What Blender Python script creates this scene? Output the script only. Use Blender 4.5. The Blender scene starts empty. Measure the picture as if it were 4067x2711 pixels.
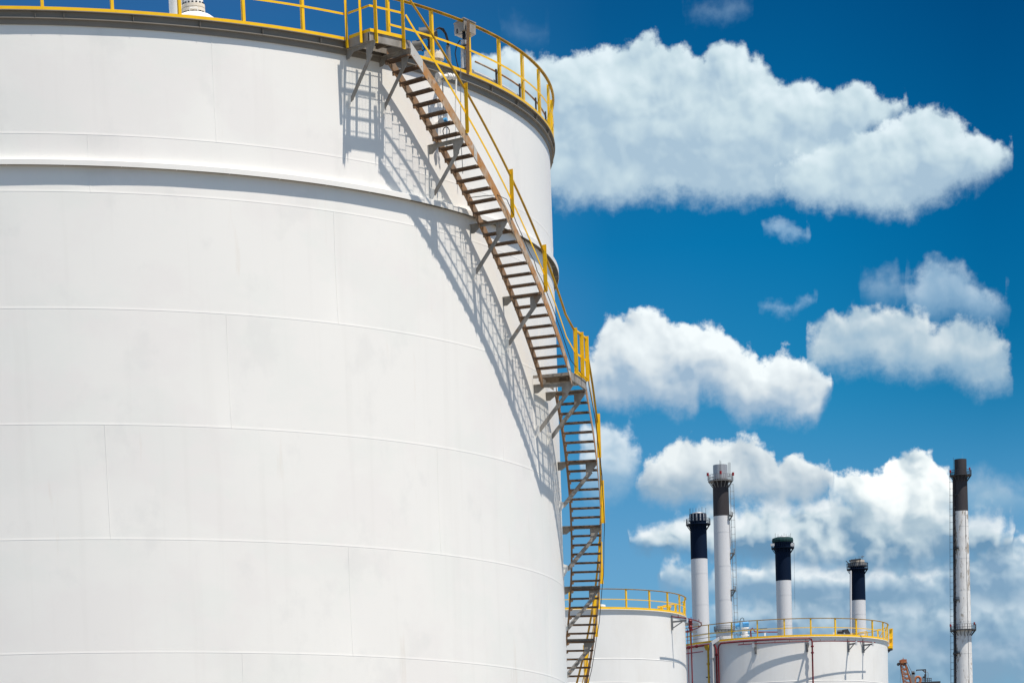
import bpy, math, random
from mathutils import Vector, Matrix
random.seed(7)
rad, deg = math.radians, math.degrees
sc = bpy.context.scene
COL = sc.collection
V = Vector

# ------------------------------------------------------------------ camera model (surveyed from the photograph, metres, eye at the origin)
F_PX, PITCH, ROLL, CX, CY = 13322.2, -0.147175, -0.036904, 2033.5, 5865.73
PW, PH = 4067, 2711
_F = V((0, math.cos(PITCH), math.sin(PITCH)))
_U0 = V((0, -math.sin(PITCH), math.cos(PITCH)))
_R = V((1, 0, 0)) * math.cos(ROLL) + _U0 * math.sin(ROLL)
_U = V((1, 0, 0)) * -math.sin(ROLL) + _U0 * math.cos(ROLL)
GROUND = -1.7

def ray(px, py):
    return _F + _R * ((px - CX) / F_PX) + _U * ((CY - py) / F_PX)
def at(px, py, Y):                                  # the survey point seen at photo pixel (px, py), Y metres away
    d = ray(px, py); return d * (Y / d.y)
def hit(px, py, c, r, far=False):                   # the survey point on an upright cylinder
    d = ray(px, py); a = d.x**2 + d.y**2; b = d.x*c[0] + d.y*c[1]; k = c[0]**2 + c[1]**2 - r*r
    s = math.sqrt(max(b*b - a*k, 0)); return d * ((b + s if far else b - s) / a)
def azim(p, c): return deg(math.atan2(p.y - c[1], p.x - c[0]))
def pol(c, r, a, z): return V((c[0] + r*math.cos(rad(a)), c[1] + r*math.sin(rad(a)), z))
def span(px, Y): return px * Y * 0.978 / F_PX       # a photo length in pixels -> metres at distance Y

cam_d = bpy.data.cameras.new("camera"); cam = bpy.data.objects.new("camera", cam_d); COL.objects.link(cam)
cam.matrix_world = Matrix(((_R.x, _U.x, -_F.x, 0), (_R.y, _U.y, -_F.y, 0), (_R.z, _U.z, -_F.z, 0), (0, 0, 0, 1)))
cam_d.sensor_width = 36; cam_d.lens = F_PX / PW * 36
cam_d.shift_x = 0; cam_d.shift_y = (CY - PH/2) / PW
cam_d.clip_start = 0.5; cam_d.clip_end = 20000
sc.camera = cam

# ------------------------------------------------------------------ materials
def lin(c): return tuple(((x/12.92) if x <= .04045 else ((x+.055)/1.055)**2.4) for x in c)
class NT:
    def __init__(s, tree): s.t = tree; s.n = tree.nodes; s.l = tree.links
    def new(s, typ, **kw):
        n = s.n.new(typ)
        for k, v in kw.items(): setattr(n, k, v)
        return n
    def put(s, sock, val):
        if hasattr(val, "is_linked") or isinstance(val, bpy.types.NodeSocket): s.l.new(val, sock)
        elif val is not None: sock.default_value = val
    def m(s, op, a, b=None, c=None, clamp=False):
        n = s.n.new("ShaderNodeMath"); n.operation = op; n.use_clamp = clamp
        for i, v in enumerate((a, b, c)):
            if v is not None: s.put(n.inputs[i], v)
        return n.outputs[0]
    def mix(s, f, a, b, blend="MIX"):
        n = s.n.new("ShaderNodeMix"); n.data_type = "RGBA"; n.blend_type = blend; n.clamp_factor = True
        for sock, v in ((n.inputs[0], f), (n.inputs[6], a), (n.inputs[7], b)):
            if isinstance(v, tuple) and len(v) == 3: v = v + (1,)
            s.put(sock, v)
        return n.outputs[2]
    def noise(s, vec, scale, detail=4, rough=.55, dist=0, dims="3D"):
        n = s.n.new("ShaderNodeTexNoise"); n.noise_dimensions = dims
        n.inputs["Scale"].default_value = scale; n.inputs["Detail"].default_value = detail
        n.inputs["Roughness"].default_value = rough; n.inputs["Distortion"].default_value = dist
        if vec is not None: s.l.new(vec, n.inputs["Vector"])
        return n.outputs["Fac"]
    def ramp(s, f, stops, interp="LINEAR"):
        n = s.n.new("ShaderNodeValToRGB"); n.color_ramp.interpolation = interp
        e = n.color_ramp.elements
        while len(e) < len(stops): e.new(.5)
        for el, (p, c) in zip(e, stops): el.position = p; el.color = (c + (1,)) if isinstance(c, tuple) and len(c) == 3 else (c if isinstance(c, tuple) else (c, c, c, 1))
        s.put(n.inputs[0], f); return n.outputs[0]
    def mapv(s, vec, scale=(1, 1, 1), loc=(0, 0, 0)):
        n = s.n.new("ShaderNodeMapping"); n.inputs["Scale"].default_value = scale; n.inputs["Location"].default_value = loc
        s.l.new(vec, n.inputs["Vector"]); return n.outputs[0]

def material(name, base, rough=.5, metal=0.0, spec=.4, var=None, bump=0.0, bscale=30, coords="Object"):
    """var: list of (colour, noise scale, mapping scale, lo, hi, amount) laid over the base colour"""
    m = bpy.data.materials.new(name); m.use_nodes = True; t = NT(m.node_tree); b = t.n["Principled BSDF"]
    b.inputs["Roughness"].default_value = rough; b.inputs["Metallic"].default_value = metal
    b.inputs["Specular IOR Level"].default_value = spec
    tc = t.new("ShaderNodeTexCoord").outputs[coords]
    if coords == "Object":
        g = t.new("ShaderNodeNewGeometry").outputs["Position"]; tc = g
    col = tuple(base) + (1,)
    for (c, s, ms, lo, hi, amt) in (var or []):
        f = t.ramp(t.noise(t.mapv(tc, ms), s, 5, .6), [(lo, 0.0), (hi, 1.0)])
        col = t.mix(t.m("MULTIPLY", f, amt), col, tuple(c))
    t.put(b.inputs["Base Color"], col)
    if bump:
        n = t.new("ShaderNodeBump"); n.inputs["Strength"].default_value = bump; n.inputs["Distance"].default_value = .02
        t.l.new(t.noise(tc, bscale, 4), n.inputs["Height"]); t.l.new(n.outputs[0], b.inputs["Normal"])
    return m

M = {}
M["white"] = material("white_tank_paint", (.805, .793, .757), .42, var=[
    ((.775, .745, .72), .33, (1, 1, 1.2), .47, .56, .45), ((.765, .775, .735), .41, (1, 1, 1.5), .52, .60, .45), ((.70, .695, .67), .75, (1, 1, .8), .58, .66, .35),
    ((.66, .64, .60), 2.6, (1, 1, .045), .55, .72, .18), ((.60, .50, .40), 1.3, (1.2, 1.2, .16), .66, .78, .34)], bump=.05, bscale=.7)
M["white_far"] = material("white_paint", (.76, .76, .74), .45, var=[((.68, .67, .64), .5, (1, 1, .6), .45, .65, .5), ((.60, .58, .54), 2.4, (1, 1, .06), .55, .8, .3)])
M["roof"] = material("tank_roof_paint", (.62, .61, .59), .6)
M["girder"] = material("weathered_rim_steel", (.20, .18, .152), .6, var=[((.24, .21, .17), 1.2, (1, 1, 3), .45, .7, .7), ((.27, .25, .22), .5, (1, 1, 1), .5, .7, .5), ((.16, .12, .09), 3.0, (1, 1, .6), .64, .76, .6)])
M["yellow"] = material("yellow_rail_paint", (.88, .52, .003), .42, var=[((.76, .43, .004), 3.0, (1, 1, 1), .45, .7, .6), ((.42, .22, .03), 7.0, (1, 1, .6), .66, .78, .35)])
M["yellow_rail"] = material("yellow_rail_shaded_worn", (.56, .33, .005), .5, var=[((.30, .16, .015), 2.5, (1, 1, 1), .42, .66, .75)])  # shade of the rail undersides put into the yellow, plus worn patches
M["galv"] = material("galvanised_steel", (.31, .287, .255), .6, 0.0, var=[((.14, .128, .112), 2.5, (1, 1, 1), .42, .66, .7), ((.36, .35, .33), 5.0, (1, 1, .5), .5, .7, .5), ((.22, .12, .055), 4.0, (1, 1, 1), .58, .70, .75)])
M["housing"] = material("grey_housing_paint", (.11, .108, .10), .5, var=[((.07, .07, .065), 6, (1, 1, 1), .45, .7, .6)])
M["soffit"] = material("brown_soffit_paint", (.11, .095, .065), .8, var=[((.20, .17, .13), 1.5, (1, 1, 1), .5, .7, .7)])  # dark brown with paler brown noise patches
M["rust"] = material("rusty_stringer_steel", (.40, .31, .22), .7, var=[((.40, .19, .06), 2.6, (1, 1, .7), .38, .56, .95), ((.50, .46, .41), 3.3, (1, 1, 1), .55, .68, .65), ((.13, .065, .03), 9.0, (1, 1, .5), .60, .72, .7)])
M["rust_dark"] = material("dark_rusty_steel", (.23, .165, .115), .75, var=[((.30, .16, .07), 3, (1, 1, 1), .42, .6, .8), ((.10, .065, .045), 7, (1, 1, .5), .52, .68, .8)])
M["stringer_end"] = material("bare_galvanised_plate", (.50, .49, .46), .5, var=[((.38, .36, .33), 4, (1, 1, .5), .45, .65, .6)])
M["tread"] = material("rusty_tread_grating", (.11, .072, .048), .75, var=[((.20, .115, .06), 5.0, (1, 1, 1), .45, .65, .8), ((.085, .055, .04), 9.0, (1, 1, 1), .55, .7, .7)])
M["board"] = material("landing_grating", (.14, .105, .07), .75, var=[((.08, .06, .04), 4.0, (1, 1, 1), .45, .65, .8)])
M["black"] = material("black_rubber", (.015, .015, .017), .5)
M["dark"] = material("dark_steel", (.05, .05, .055), .5, .2)
M["greypaint"] = material("grey_paint", (.21, .215, .22), .45, var=[((.15, .15, .15), 3, (1, 1, 1), .45, .7, .5)])
M["silver"] = material("silver_pipe", (.58, .58, .58), .35, .2)
M["cream"] = material("cream_flange_paint", (.68, .62, .52), .55, var=[((.45, .34, .2), 6, (1, 1, 1), .55, .75, .5)])
M["red"] = material("red_pipe_paint", (.16, .006, .012), .45, var=[((.09, .005, .009), 3, (1, 1, 1), .45, .7, .7)])
M["blue"] = material("blue_actuator_paint", (.06, .28, .55), .4)
M["glass"] = material("pale_grey_paint", (.46, .47, .49), .45)
M["navy"] = material("hazy_black_stack_paint", (.0012, .008, .026), .65, spec=.10, var=[((.003, .011, .032), .6, (1, 1, .3), .45, .7, .6)])  # black paint with a blue haze tint put into the colour
M["soot"] = material("sooty_brown_stack_paint", (.047, .043, .048), .7, spec=.2, var=[((.034, .030, .032), .5, (1, 1, .25), .45, .65, .7)])
M["stackwhite"] = material("white_stack_paint", (.62, .63, .65), .5, var=[((.53, .54, .56), .8, (1, 1, .1), .45, .7, .5)])
M["stackworn"] = material("flaking_white_stack_paint", (.70, .70, .69), .6, var=[((.58, .57, .56), 1.6, (1, 1, .35), .45, .65, .7), ((.30, .26, .21), .8, (1, 1, .33), .56, .61, .9), ((.26, .22, .18), 2.6, (1, 1, .3), .60, .66, .8)])
M["crown"] = material("silver_stack_crown", (.42, .43, .45), .45, .4, var=[((.28, .28, .30), 1.0, (1, 1, .2), .45, .7, .6)])
M["green"] = material("green_netting", (.002, .028, .032), .8, var=[((.004, .065, .058), 2.0, (1, 1, 1), .45, .65, .7)])
M["beige"] = material("bleached_crown", (.48, .44, .38), .7, var=[((.3, .25, .2), 1.5, (1, 1, 1), .5, .7, .6)])
M["cranerust"] = material("rusty_crane_steel", (.34, .105, .04), .75, var=[((.44, .21, .10), 1.8, (1, 1, 1), .45, .62, .8), ((.12, .05, .03), 2.5, (1, 1, 1), .55, .7, .8)])
M["beacon"] = material("red_beacon", (.25, .01, .015), .4)
M["ground"] = material("gravel_yard", (.20, .185, .16), .9, var=[((.13, .12, .105), .08, (1, 1, 1), .4, .65, .7), ((.27, .25, .22), 2.0, (1, 1, 1), .45, .7, .5)], bump=.4, bscale=9)

# ------------------------------------------------------------------ mesh building
class MB:
    def __init__(s): s.v = []; s.f = []
    def face(s, pts):
        k = len(s.v); s.v += [V(p) for p in pts]; s.f.append(tuple(range(k, k + len(pts)))); return s
    def box(s, c, ax, ay, az):                       # centre and three half-axis vectors
        c, ax, ay, az = V(c), V(ax), V(ay), V(az); k = len(s.v)
        if ax.cross(ay).dot(az) < 0: ax = -ax
        for z in (-1, 1):
            for x, y in ((-1, -1), (1, -1), (1, 1), (-1, 1)): s.v.append(c + ax*x + ay*y + az*z)
        s.f += [tuple(k + i for i in q) for q in ((3, 2, 1, 0), (4, 5, 6, 7), (0, 1, 5, 4), (1, 2, 6, 5), (2, 3, 7, 6), (3, 0, 4, 7))]
        return s
    def cube(s, c, dx, dy, dz): return s.box(c, (dx/2, 0, 0), (0, dy/2, 0), (0, 0, dz/2))
    def beam(s, p, q, w, h, up=(0, 0, 1)):           # rectangular bar; h measured along up as far as it can be
        p, q, up = V(p), V(q), V(up); d = (q - p); L = d.length
        if L < 1e-6: return s
        d.normalize(); side = d.cross(up)
        if side.length < 1e-4: side = d.cross(V((1, 0, 0)))
        side.normalize(); u = side.cross(d).normalized()
        return s.box((p + q)/2, d*(L/2), side*(w/2), u*(h/2))
    def angle(s, p, q, w, t, d1, d2):                # an L section running from p to q with its legs along d1 and d2
        p, q, d1, d2 = V(p), V(q), V(d1).normalized(), V(d2).normalized(); ax = (q - p)/2; m = (p + q)/2
        s.box(m + d1*(w/2), ax, d1*(w/2), d2*(t/2)); s.box(m + d2*(w/2 + t/2), ax, d2*(w/2 - t/2), d1*(t/2)); return s
    def tube(s, pts, r, n=8, closed=False):
        pts = [V(p) for p in pts]; N = len(pts); k = len(s.v); prev = None
        for i, p in enumerate(pts):
            a = pts[(i - 1) % N] if (i or closed) else p; b = pts[(i + 1) % N] if (i < N - 1 or closed) else p
            d = (b - a).normalized()
            if prev is None: prev = d.cross(V((0, 0, 1))) if abs(d.z) < .95 else d.cross(V((1, 0, 0)))
            x = (prev - d*prev.dot(d)).normalized(); y = d.cross(x); prev = x
            rr = r[i] if isinstance(r, (list, tuple)) else r
            for j in range(n):
                t = 2*math.pi*j/n; s.v.append(p + x*(rr*math.cos(t)) + y*(rr*math.sin(t)))
        for i in range(N if closed else N - 1):
            i2 = (i + 1) % N
            for j in range(n): s.f.append((k + i*n + j, k + i*n + (j+1) % n, k + i2*n + (j+1) % n, k + i2*n + j))
        if not closed:
            s.f.append(tuple(k + j for j in reversed(range(n)))); s.f.append(tuple(k + (N-1)*n + j for j in range(n)))
        return s
    def cyl(s, c, r, h, n=24, ax=(0, 0, 1), r2=None):
        a = V(ax).normalized(); return s.tube([V(c), V(c) + a*h], [r, r if r2 is None else r2], n)
    def ring(s, c, prof, a0=0, a1=360, n=96, closed=True):   # sweep a closed (r, z) profile round the axis at c
        full = abs(a1 - a0) >= 359.99; N = n if full else n + 1; k = len(s.v); P = len(prof)
        for i in range(N):
            a = a0 + (a1 - a0)*i/n
            for (r, z) in prof: s.v.append(pol(c, r, a, z))
        for i in range(n):
            i2 = (i + 1) % N
            for j in range(P if closed else P - 1):
                j2 = (j + 1) % P; s.f.append((k + i*P + j, k + i2*P + j, k + i2*P + j2, k + i*P + j2))
        if not full and closed:
            s.f.append(tuple(k + j for j in range(P))); s.f.append(tuple(k + n*P + j for j in reversed(range(P))))
        return s
    def helix(s, c, prof, zs, n=60):                 # sweep a closed (r, dz) profile along a function t -> (angle, z)
        k = len(s.v); P = len(prof)
        for i in range(n + 1):
            a, z = zs(i/n)
            for (r, dz) in prof: s.v.append(pol(c, r, a, z + dz))
        for i in range(n):
            for j in range(P):
                j2 = (j + 1) % P; s.f.append((k + i*P + j, k + (i+1)*P + j, k + (i+1)*P + j2, k + i*P + j2))
        s.f.append(tuple(k + j for j in range(P))); s.f.append(tuple(k + n*P + j for j in reversed(range(P))))
        return s
    def plate(s, pts, n, t):                         # a flat polygon given thickness t along n
        n = V(n).normalized(); k = len(s.v); m = len(pts)
        for p in pts: s.v.append(V(p) - n*(t/2))
        for p in pts: s.v.append(V(p) + n*(t/2))
        s.f.append(tuple(k + i for i in reversed(range(m)))); s.f.append(tuple(k + m + i for i in range(m)))
        for i in range(m): j = (i+1) % m; s.f.append((k + i, k + j, k + m + j, k + m + i))
        return s
    def build(s, name, mat, parent=None, sharp=30, origin=None, fix=True):
        me = bpy.data.meshes.new(name)
        o0 = V(origin) if origin is not None else (parent_loc(parent) if parent is not None else V((0, 0, 0)))
        me.from_pydata([tuple(p - o0) for p in s.v], [], s.f)
        if fix:
            import bmesh
            bm = bmesh.new(); bm.from_mesh(me); bmesh.ops.recalc_face_normals(bm, faces=bm.faces); bm.to_mesh(me); bm.free()
        for p in me.polygons: p.use_smooth = True
        me.set_sharp_from_angle(angle=rad(sharp))
        me.materials.append(M[mat] if isinstance(mat, str) else mat)
        o = bpy.data.objects.new(name, me); COL.objects.link(o)
        if parent is not None:
            o.parent = parent; o.location = o0 - parent_loc(parent)
        else: o.location = o0
        return o

WL = {}
def parent_loc(o):
    l = V((0, 0, 0))
    while o is not None: l = l + o.location; o = o.parent
    return l
def tag(o, label, cat, group=None):
    o["label"] = label; o["category"] = cat
    if group: o["group"] = group
    return o
def thing(name, loc, label, cat, group=None):
    o = bpy.data.objects.new(name, None); COL.objects.link(o); o.location = V(loc); o.empty_display_size = .3
    return tag(o, label, cat, group)
def structure(o): o["kind"] = "structure"; return o
def around(first, angles, z=None):                   # copies of a part that is modelled about its thing's axis at angle 0
    out = []
    for i, a in enumerate(angles):
        o = first if i == 0 else first.copy()
        if i: COL.objects.link(o); o.parent = first.parent
        o.rotation_euler = (0, 0, rad(a))
        if z is not None: o.location = V((first.location.x, first.location.y, z[i])) if i else V((o.location.x, o.location.y, z[i]))
        out.append(o)
    return out

# ------------------------------------------------------------------ ground
g = MB()
for i in range(24):
    for j in range(24):
        x0, x1 = -3000 + 250*i, -2750 + 250*i; y0, y1 = -3000 + 250*j, -2750 + 250*j
        g.face([(x0, y0, GROUND), (x1, y0, GROUND), (x1, y1, GROUND), (x0, y1, GROUND)])
structure(g.build("ground", "ground"))

# ------------------------------------------------------------------ the big white tank
C1 = (-11.818, 88.455); R1 = 13.9986
SEAMS = {  # course (top, bottom): first seam angle; plates are 35.55 degrees long
    (20.34, 18.13): -62.36, (18.13, 16.955): -74.13, (16.955, 14.56): -50.5, (14.56, 12.16): -62.2, (12.16, 9.76): -73.95, (9.76, 7.36): -50.43}
z = 7.36
k = 0
while z > GROUND + .3:
    SEAMS[(z, max(z - 2.4, GROUND))] = (-62.2, -73.95, -50.43)[k % 3]; z -= 2.4; k += 1
COURSES = sorted(SEAMS, reverse=True)
PLATE = 35.55
def buckle(a, zz):                                   # plates peak a little at their seams and ripple between them
    for (t, b), s0 in SEAMS.items():
        if b <= zz <= t:
            d = (a - s0) % PLATE; d = min(d, PLATE - d); w = math.sin(math.pi*min(max((zz - b)/(t - b), 0), 1))
            return w*(-.022*math.exp(-d/1.5) + .0025*math.sin(rad(a)*19 + t*1.7) + .002*math.sin(rad(a)*41 + t*3.1))
    return 0
tank = thing("storage_tank", (C1[0], C1[1], GROUND), "huge white welded storage tank with a rusty stair climbing its side", "storage tank")
sh = MB()
rows = []
for (t, b) in COURSES:
    zs = ([t - .004, t - .03] if t < 20.3 else [t]) + [t - (t - b)*f for f in (.12, .3, .5, .7, .88)]
    rows += [(0, q, q) for q in zs]
    if b > GROUND + .1:
        rows += [(.0, b + .06, b + .06), (.0, b + .024, b), (.003, b + .005, b), (.003, b + .0005, b), (-.0005, b - .0005, b)]
    else: rows.append((0, b, b))
AZ = [-180 + 1.5*i for i in range(50)] + [-105 + .5*i for i in range(270)] + [30 + 1.5*i for i in range(100)]
P = len(rows)
for a in AZ:
    for (dr, zz, zb) in rows: sh.v.append(pol(C1, R1 + dr + buckle(a, min(max(zb, GROUND), 20.34)), a, zz))
NA = len(AZ)
for i in range(NA):
    i2 = (i + 1) % NA
    for j in range(P - 1): sh.f.append((i*P + j, i*P + j + 1, i2*P + j + 1, i2*P + j))
for (t, b), s0 in SEAMS.items():                      # vertical weld beads
    for q in range(-3, 8):
        a = s0 + PLATE*q; w = deg(.013/R1)
        prof = [(a - w, -.01), (a - w*.5, .0055), (a + w*.5, .0055), (a + w, -.01)]
        k = len(sh.v); n = 8
        for i in range(n + 1):
            zz = b + .003 + (t - b - .006 - (.036 if False else 0))*i/n
            for (aa, dr) in prof: sh.v.append(pol(C1, R1 + dr + buckle(a, min(max(zz, b + .01), t - .01)), aa, zz))
        for i in range(n):
            for j in range(3): sh.f.append((k + i*4 + j, k + i*4 + j + 1, k + i*4 + 4 + j + 1, k + i*4 + 4 + j))
sh.build("shell", "white", tank, sharp=22)
rf = MB().ring(C1, [(R1 + .02, 20.56), (R1 + .02, 20.50), (.4, 22.2), (.4, 22.26)], n=180)
rf.build("roof", "roof", tank)
gd = MB().ring(C1, [(R1 - .06, 20.60), (R1 + .138, 20.60), (R1 + .138, 20.583), (R1 + .062, 20.580), (R1 + .055, 20.46), (R1 + .098, 20.455),
                    (R1 + .098, 20.436), (R1 + .045, 20.43), (R1 + .035, 20.325), (R1 - .06, 20.32)], n=360)
for q in range(60):                                   # small splice gussets under the rim flange
    a = -77.5 + 12.12*q/2 + 1.8
    gd.box(pol(C1, R1 + .085, a, 20.52), V((math.cos(rad(a)), math.sin(rad(a)), 0))*.034, V((-math.sin(rad(a)), math.cos(rad(a)), 0))*.004, V((0, 0, .058)))
gd.build("rim_girder", "girder", tank)
st = MB().ring(C1, [(R1 - .05, 17.60), (R1 + .12, 17.592), (R1 + .125, 17.585), (R1 + .125, 17.475), (R1 + .115, 17.475), (R1 + .113, 17.575), (R1 - .05, 17.578)], n=360)
for q in range(72):
    a = -76.3 + 5*q
    st.box(pol(C1, R1 + .06, a, 17.53), V((math.cos(rad(a)), math.sin(rad(a)), 0))*.06, V((-math.sin(rad(a)), math.cos(rad(a)), 0))*.005, V((0, 0, .045)))
sr_ = st.build("stiffening_ring", "white", tank)
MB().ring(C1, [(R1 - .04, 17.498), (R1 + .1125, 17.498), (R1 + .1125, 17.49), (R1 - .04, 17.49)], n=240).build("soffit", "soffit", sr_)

def rim_rail(root, c, r, z0, posts, spans, ph=1.15, w=.065, mid=.55, toe=.065, mats=("yellow", "yellow_rail"), name="guardrail"):
    """one guardrail part with its posts as sub-parts; spans: list of (a0, a1) the rails run over"""
    b = MB()
    for (a0, a1) in spans:
        n = max(4, int(abs(a1 - a0)/1.5))
        b.ring(c, [(r - .006, z0), (r + .0, z0), (r + .0, z0 + toe), (r - .006, z0 + toe)], a0, a1, n)
        b.ring(c, [(r - .012, z0 + mid - .02), (r - .006, z0 + mid - .02), (r - .006, z0 + mid + .025), (r - .012, z0 + mid + .025)], a0, a1, n)
    gr = b.build(name, mats[0], root)
    t = MB()
    for (a0, a1) in spans:
        n = max(4, int(abs(a1 - a0)/1.5))
        t.ring(c, [(r - .03, z0 + ph - .012), (r + .03, z0 + ph - .012), (r + .03, z0 + ph), (r - .03, z0 + ph)], a0, a1, n)
        t.ring(c, [(r - .03, z0 + ph - .045), (r - .02, z0 + ph - .045), (r - .02, z0 + ph - .012), (r - .03, z0 + ph - .012)], a0, a1, n)
    tp = t.build("top_rail", mats[1], gr)
    p = MB(); base = parent_loc(gr)
    x = r - .018
    p.angle((x, -w*.5, z0 - .01), (x, -w*.5, z0 + ph - .014), w, .009, (0, 1, 0), (-1, 0, 0))
    ob = p.build("post", mats[0], None, origin=(0, 0, base.z)); ob.parent = gr; ob.location = (c[0] - base.x, c[1] - base.y, 0)
    around(ob, posts)
    return gr
rim_rail(tank, C1, R1 + .128, 20.60,
         [-77.5 + 6.06*i for i in range(-9, 5)] + [-43.25 + 6.02*i for i in range(0, 12)],
         [(-132, -48.75), (-43.25, 24)])

# ------------------------------------------------------------------ the stair
def up_az(zz): return -42.8 + (20.07 - zz)/.2373      # upper flight: angle of the tread whose underside is at zz
def lo_az(zz): return -11.0 + (13.756 - zz)/.2475
RI, RO = R1 + .25, R1 + .97
LAND1 = (-48.45, -43.9); LAND2 = (-18.4, -12.6)
stair = thing("tank_staircase", (C1[0], C1[1], GROUND), "rusty open tread stair with yellow rails curving down the big white tank", "staircase")
def inner(zz, a): return V((RI, 0, 0))
# one tread about the tank axis at angle 0, its underside at z = 0 (radial bearing bars, nosing, cross rods, end cleats)
tb = MB()
for i in range(7): tb.cube(((RI + RO)/2, -.006 - .036*i, .017), RO - RI - .012, .005, .032)
tb.cube(((RI + RO)/2, .0, .019), RO - RI - .012, .010, .034)
for i in range(5): tb.cube((RI + .1 + .13*i, -.115, .030), .006, .226, .006)
for x in (RI + .004, RO - .004): tb.cube((x, -.115, .014), .006, .23, .036)
tr0 = tb.build("tread", "tread", None, origin=(0, 0, 0)); tr0.parent = stair
ang, zz_, = [], []
z = 20.27
while z > 14.45: ang.append(up_az(z)); zz_.append(z); z -= .2
z = 14.12
while z > 6.3: ang.append(lo_az(z)); zz_.append(z); z -= .2
around(tr0, ang, [q - GROUND for q in zz_])
lb = MB()                                             # treads below the picture's edge, one part
while z > GROUND + .1:
    a = rad(lo_az(z)); ca, sa = math.cos(a), math.sin(a)
    for (x0, x1, y0, y1) in ((RI, RO, -.02, 0), (RI, RO, -.23, -.2), (RI, RO, -.12, -.1)):
        xm, ym = (x0 + x1)/2, (y0 + y1)/2
        lb.box((C1[0] + xm*ca - ym*sa, C1[1] + xm*sa + ym*ca, z + .02), V((ca, sa, 0))*((x1 - x0)/2), V((-sa, ca, 0))*((y1 - y0)/2), V((0, 0, .018)))
    z -= .2
o = lb.build("lower_treads", "tread", stair); o["kind"] = "stuff"

def flight(t0, t1, fn, lo, hi, r, th=.011): 
    return (lambda t: (fn(t0 + (t1 - t0)*t), t0 + (t1 - t0)*t))
for nm, r0 in (("inner_stringer", RI - .008), ("outer_stringer", RO + .004)):
    b = MB()
    prof = [(r0, -.11), (r0 + .010, -.11), (r0 + .010, .17), (r0, .17)] if nm == "outer_stringer" else [(r0, -.10), (r0 + .010, -.10), (r0 + .010, .12), (r0, .12)]
    lip = .05
    if nm == "outer_stringer": prof2 = [(r0 + .01, -.10), (r0 + .05, -.10), (r0 + .05, -.092), (r0 + .01, -.092)]; prof3 = [(r0 + .01, .112), (r0 + .05, .112), (r0 + .05, .12), (r0 + .01, .12)]
    else: prof2 = [(r0 - .04, -.10), (r0, -.10), (r0, -.092), (r0 - .04, -.092)]; prof3 = [(r0 - .04, .112), (r0, .112), (r0, .12), (r0 - .04, .12)]
    for pr in ((prof,) if nm == "outer_stringer" else (prof, prof2)):
        b.helix(C1, pr, flight(20.42, 14.22, up_az, 0, 0, 0), 60)
        b.helix(C1, pr, flight(14.22, GROUND, lo_az, 0, 0, 0), 110)
    # tread fixing clips and rust-streaked bolt pairs along the face
    for a, zz in zip(ang, zz_):
        for dd in (-.05, -.16):
            aa = a + deg(dd/(r0)); sx = 1 if nm == "outer_stringer" else 1
            b.box(pol(C1, r0 + .013, aa, zz + .02 - dd*.0), V((math.cos(rad(aa)), math.sin(rad(aa)), 0))*.008, V((-math.sin(rad(aa)), math.cos(rad(aa)), 0))*.011, V((0, 0, .011)))
    if nm == "inner_stringer":
        for a, zz in zip(ang, zz_):
            for dd, w_ in ((-.03, .022), (-.2, .022)):
                aa = a + deg(dd/r0); e_ = V((math.cos(rad(aa)), math.sin(rad(aa)), 0)); b.box(pol(C1, r0 + .03, aa, zz - .028), e_*.02, V((-e_.y, e_.x, 0))*w_, V((0, 0, .024)))
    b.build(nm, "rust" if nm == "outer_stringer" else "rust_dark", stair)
# splice plates (bright galvanised) on the outer stringer
for zs, hl in ((20.24, .17), (18.50, .05), (14.44, .10)):
    b = MB()
    b.helix(C1, [(RO + .0145, -.10), (RO + .024, -.10), (RO + .024, .162), (RO + .0145, .162)], lambda t, zs=zs, hl=hl: (up_az(zs + hl - 2*hl*t), zs + hl - 2*hl*t), 8)
    b.build("splice_plate", "stringer_end", stair)
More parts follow.
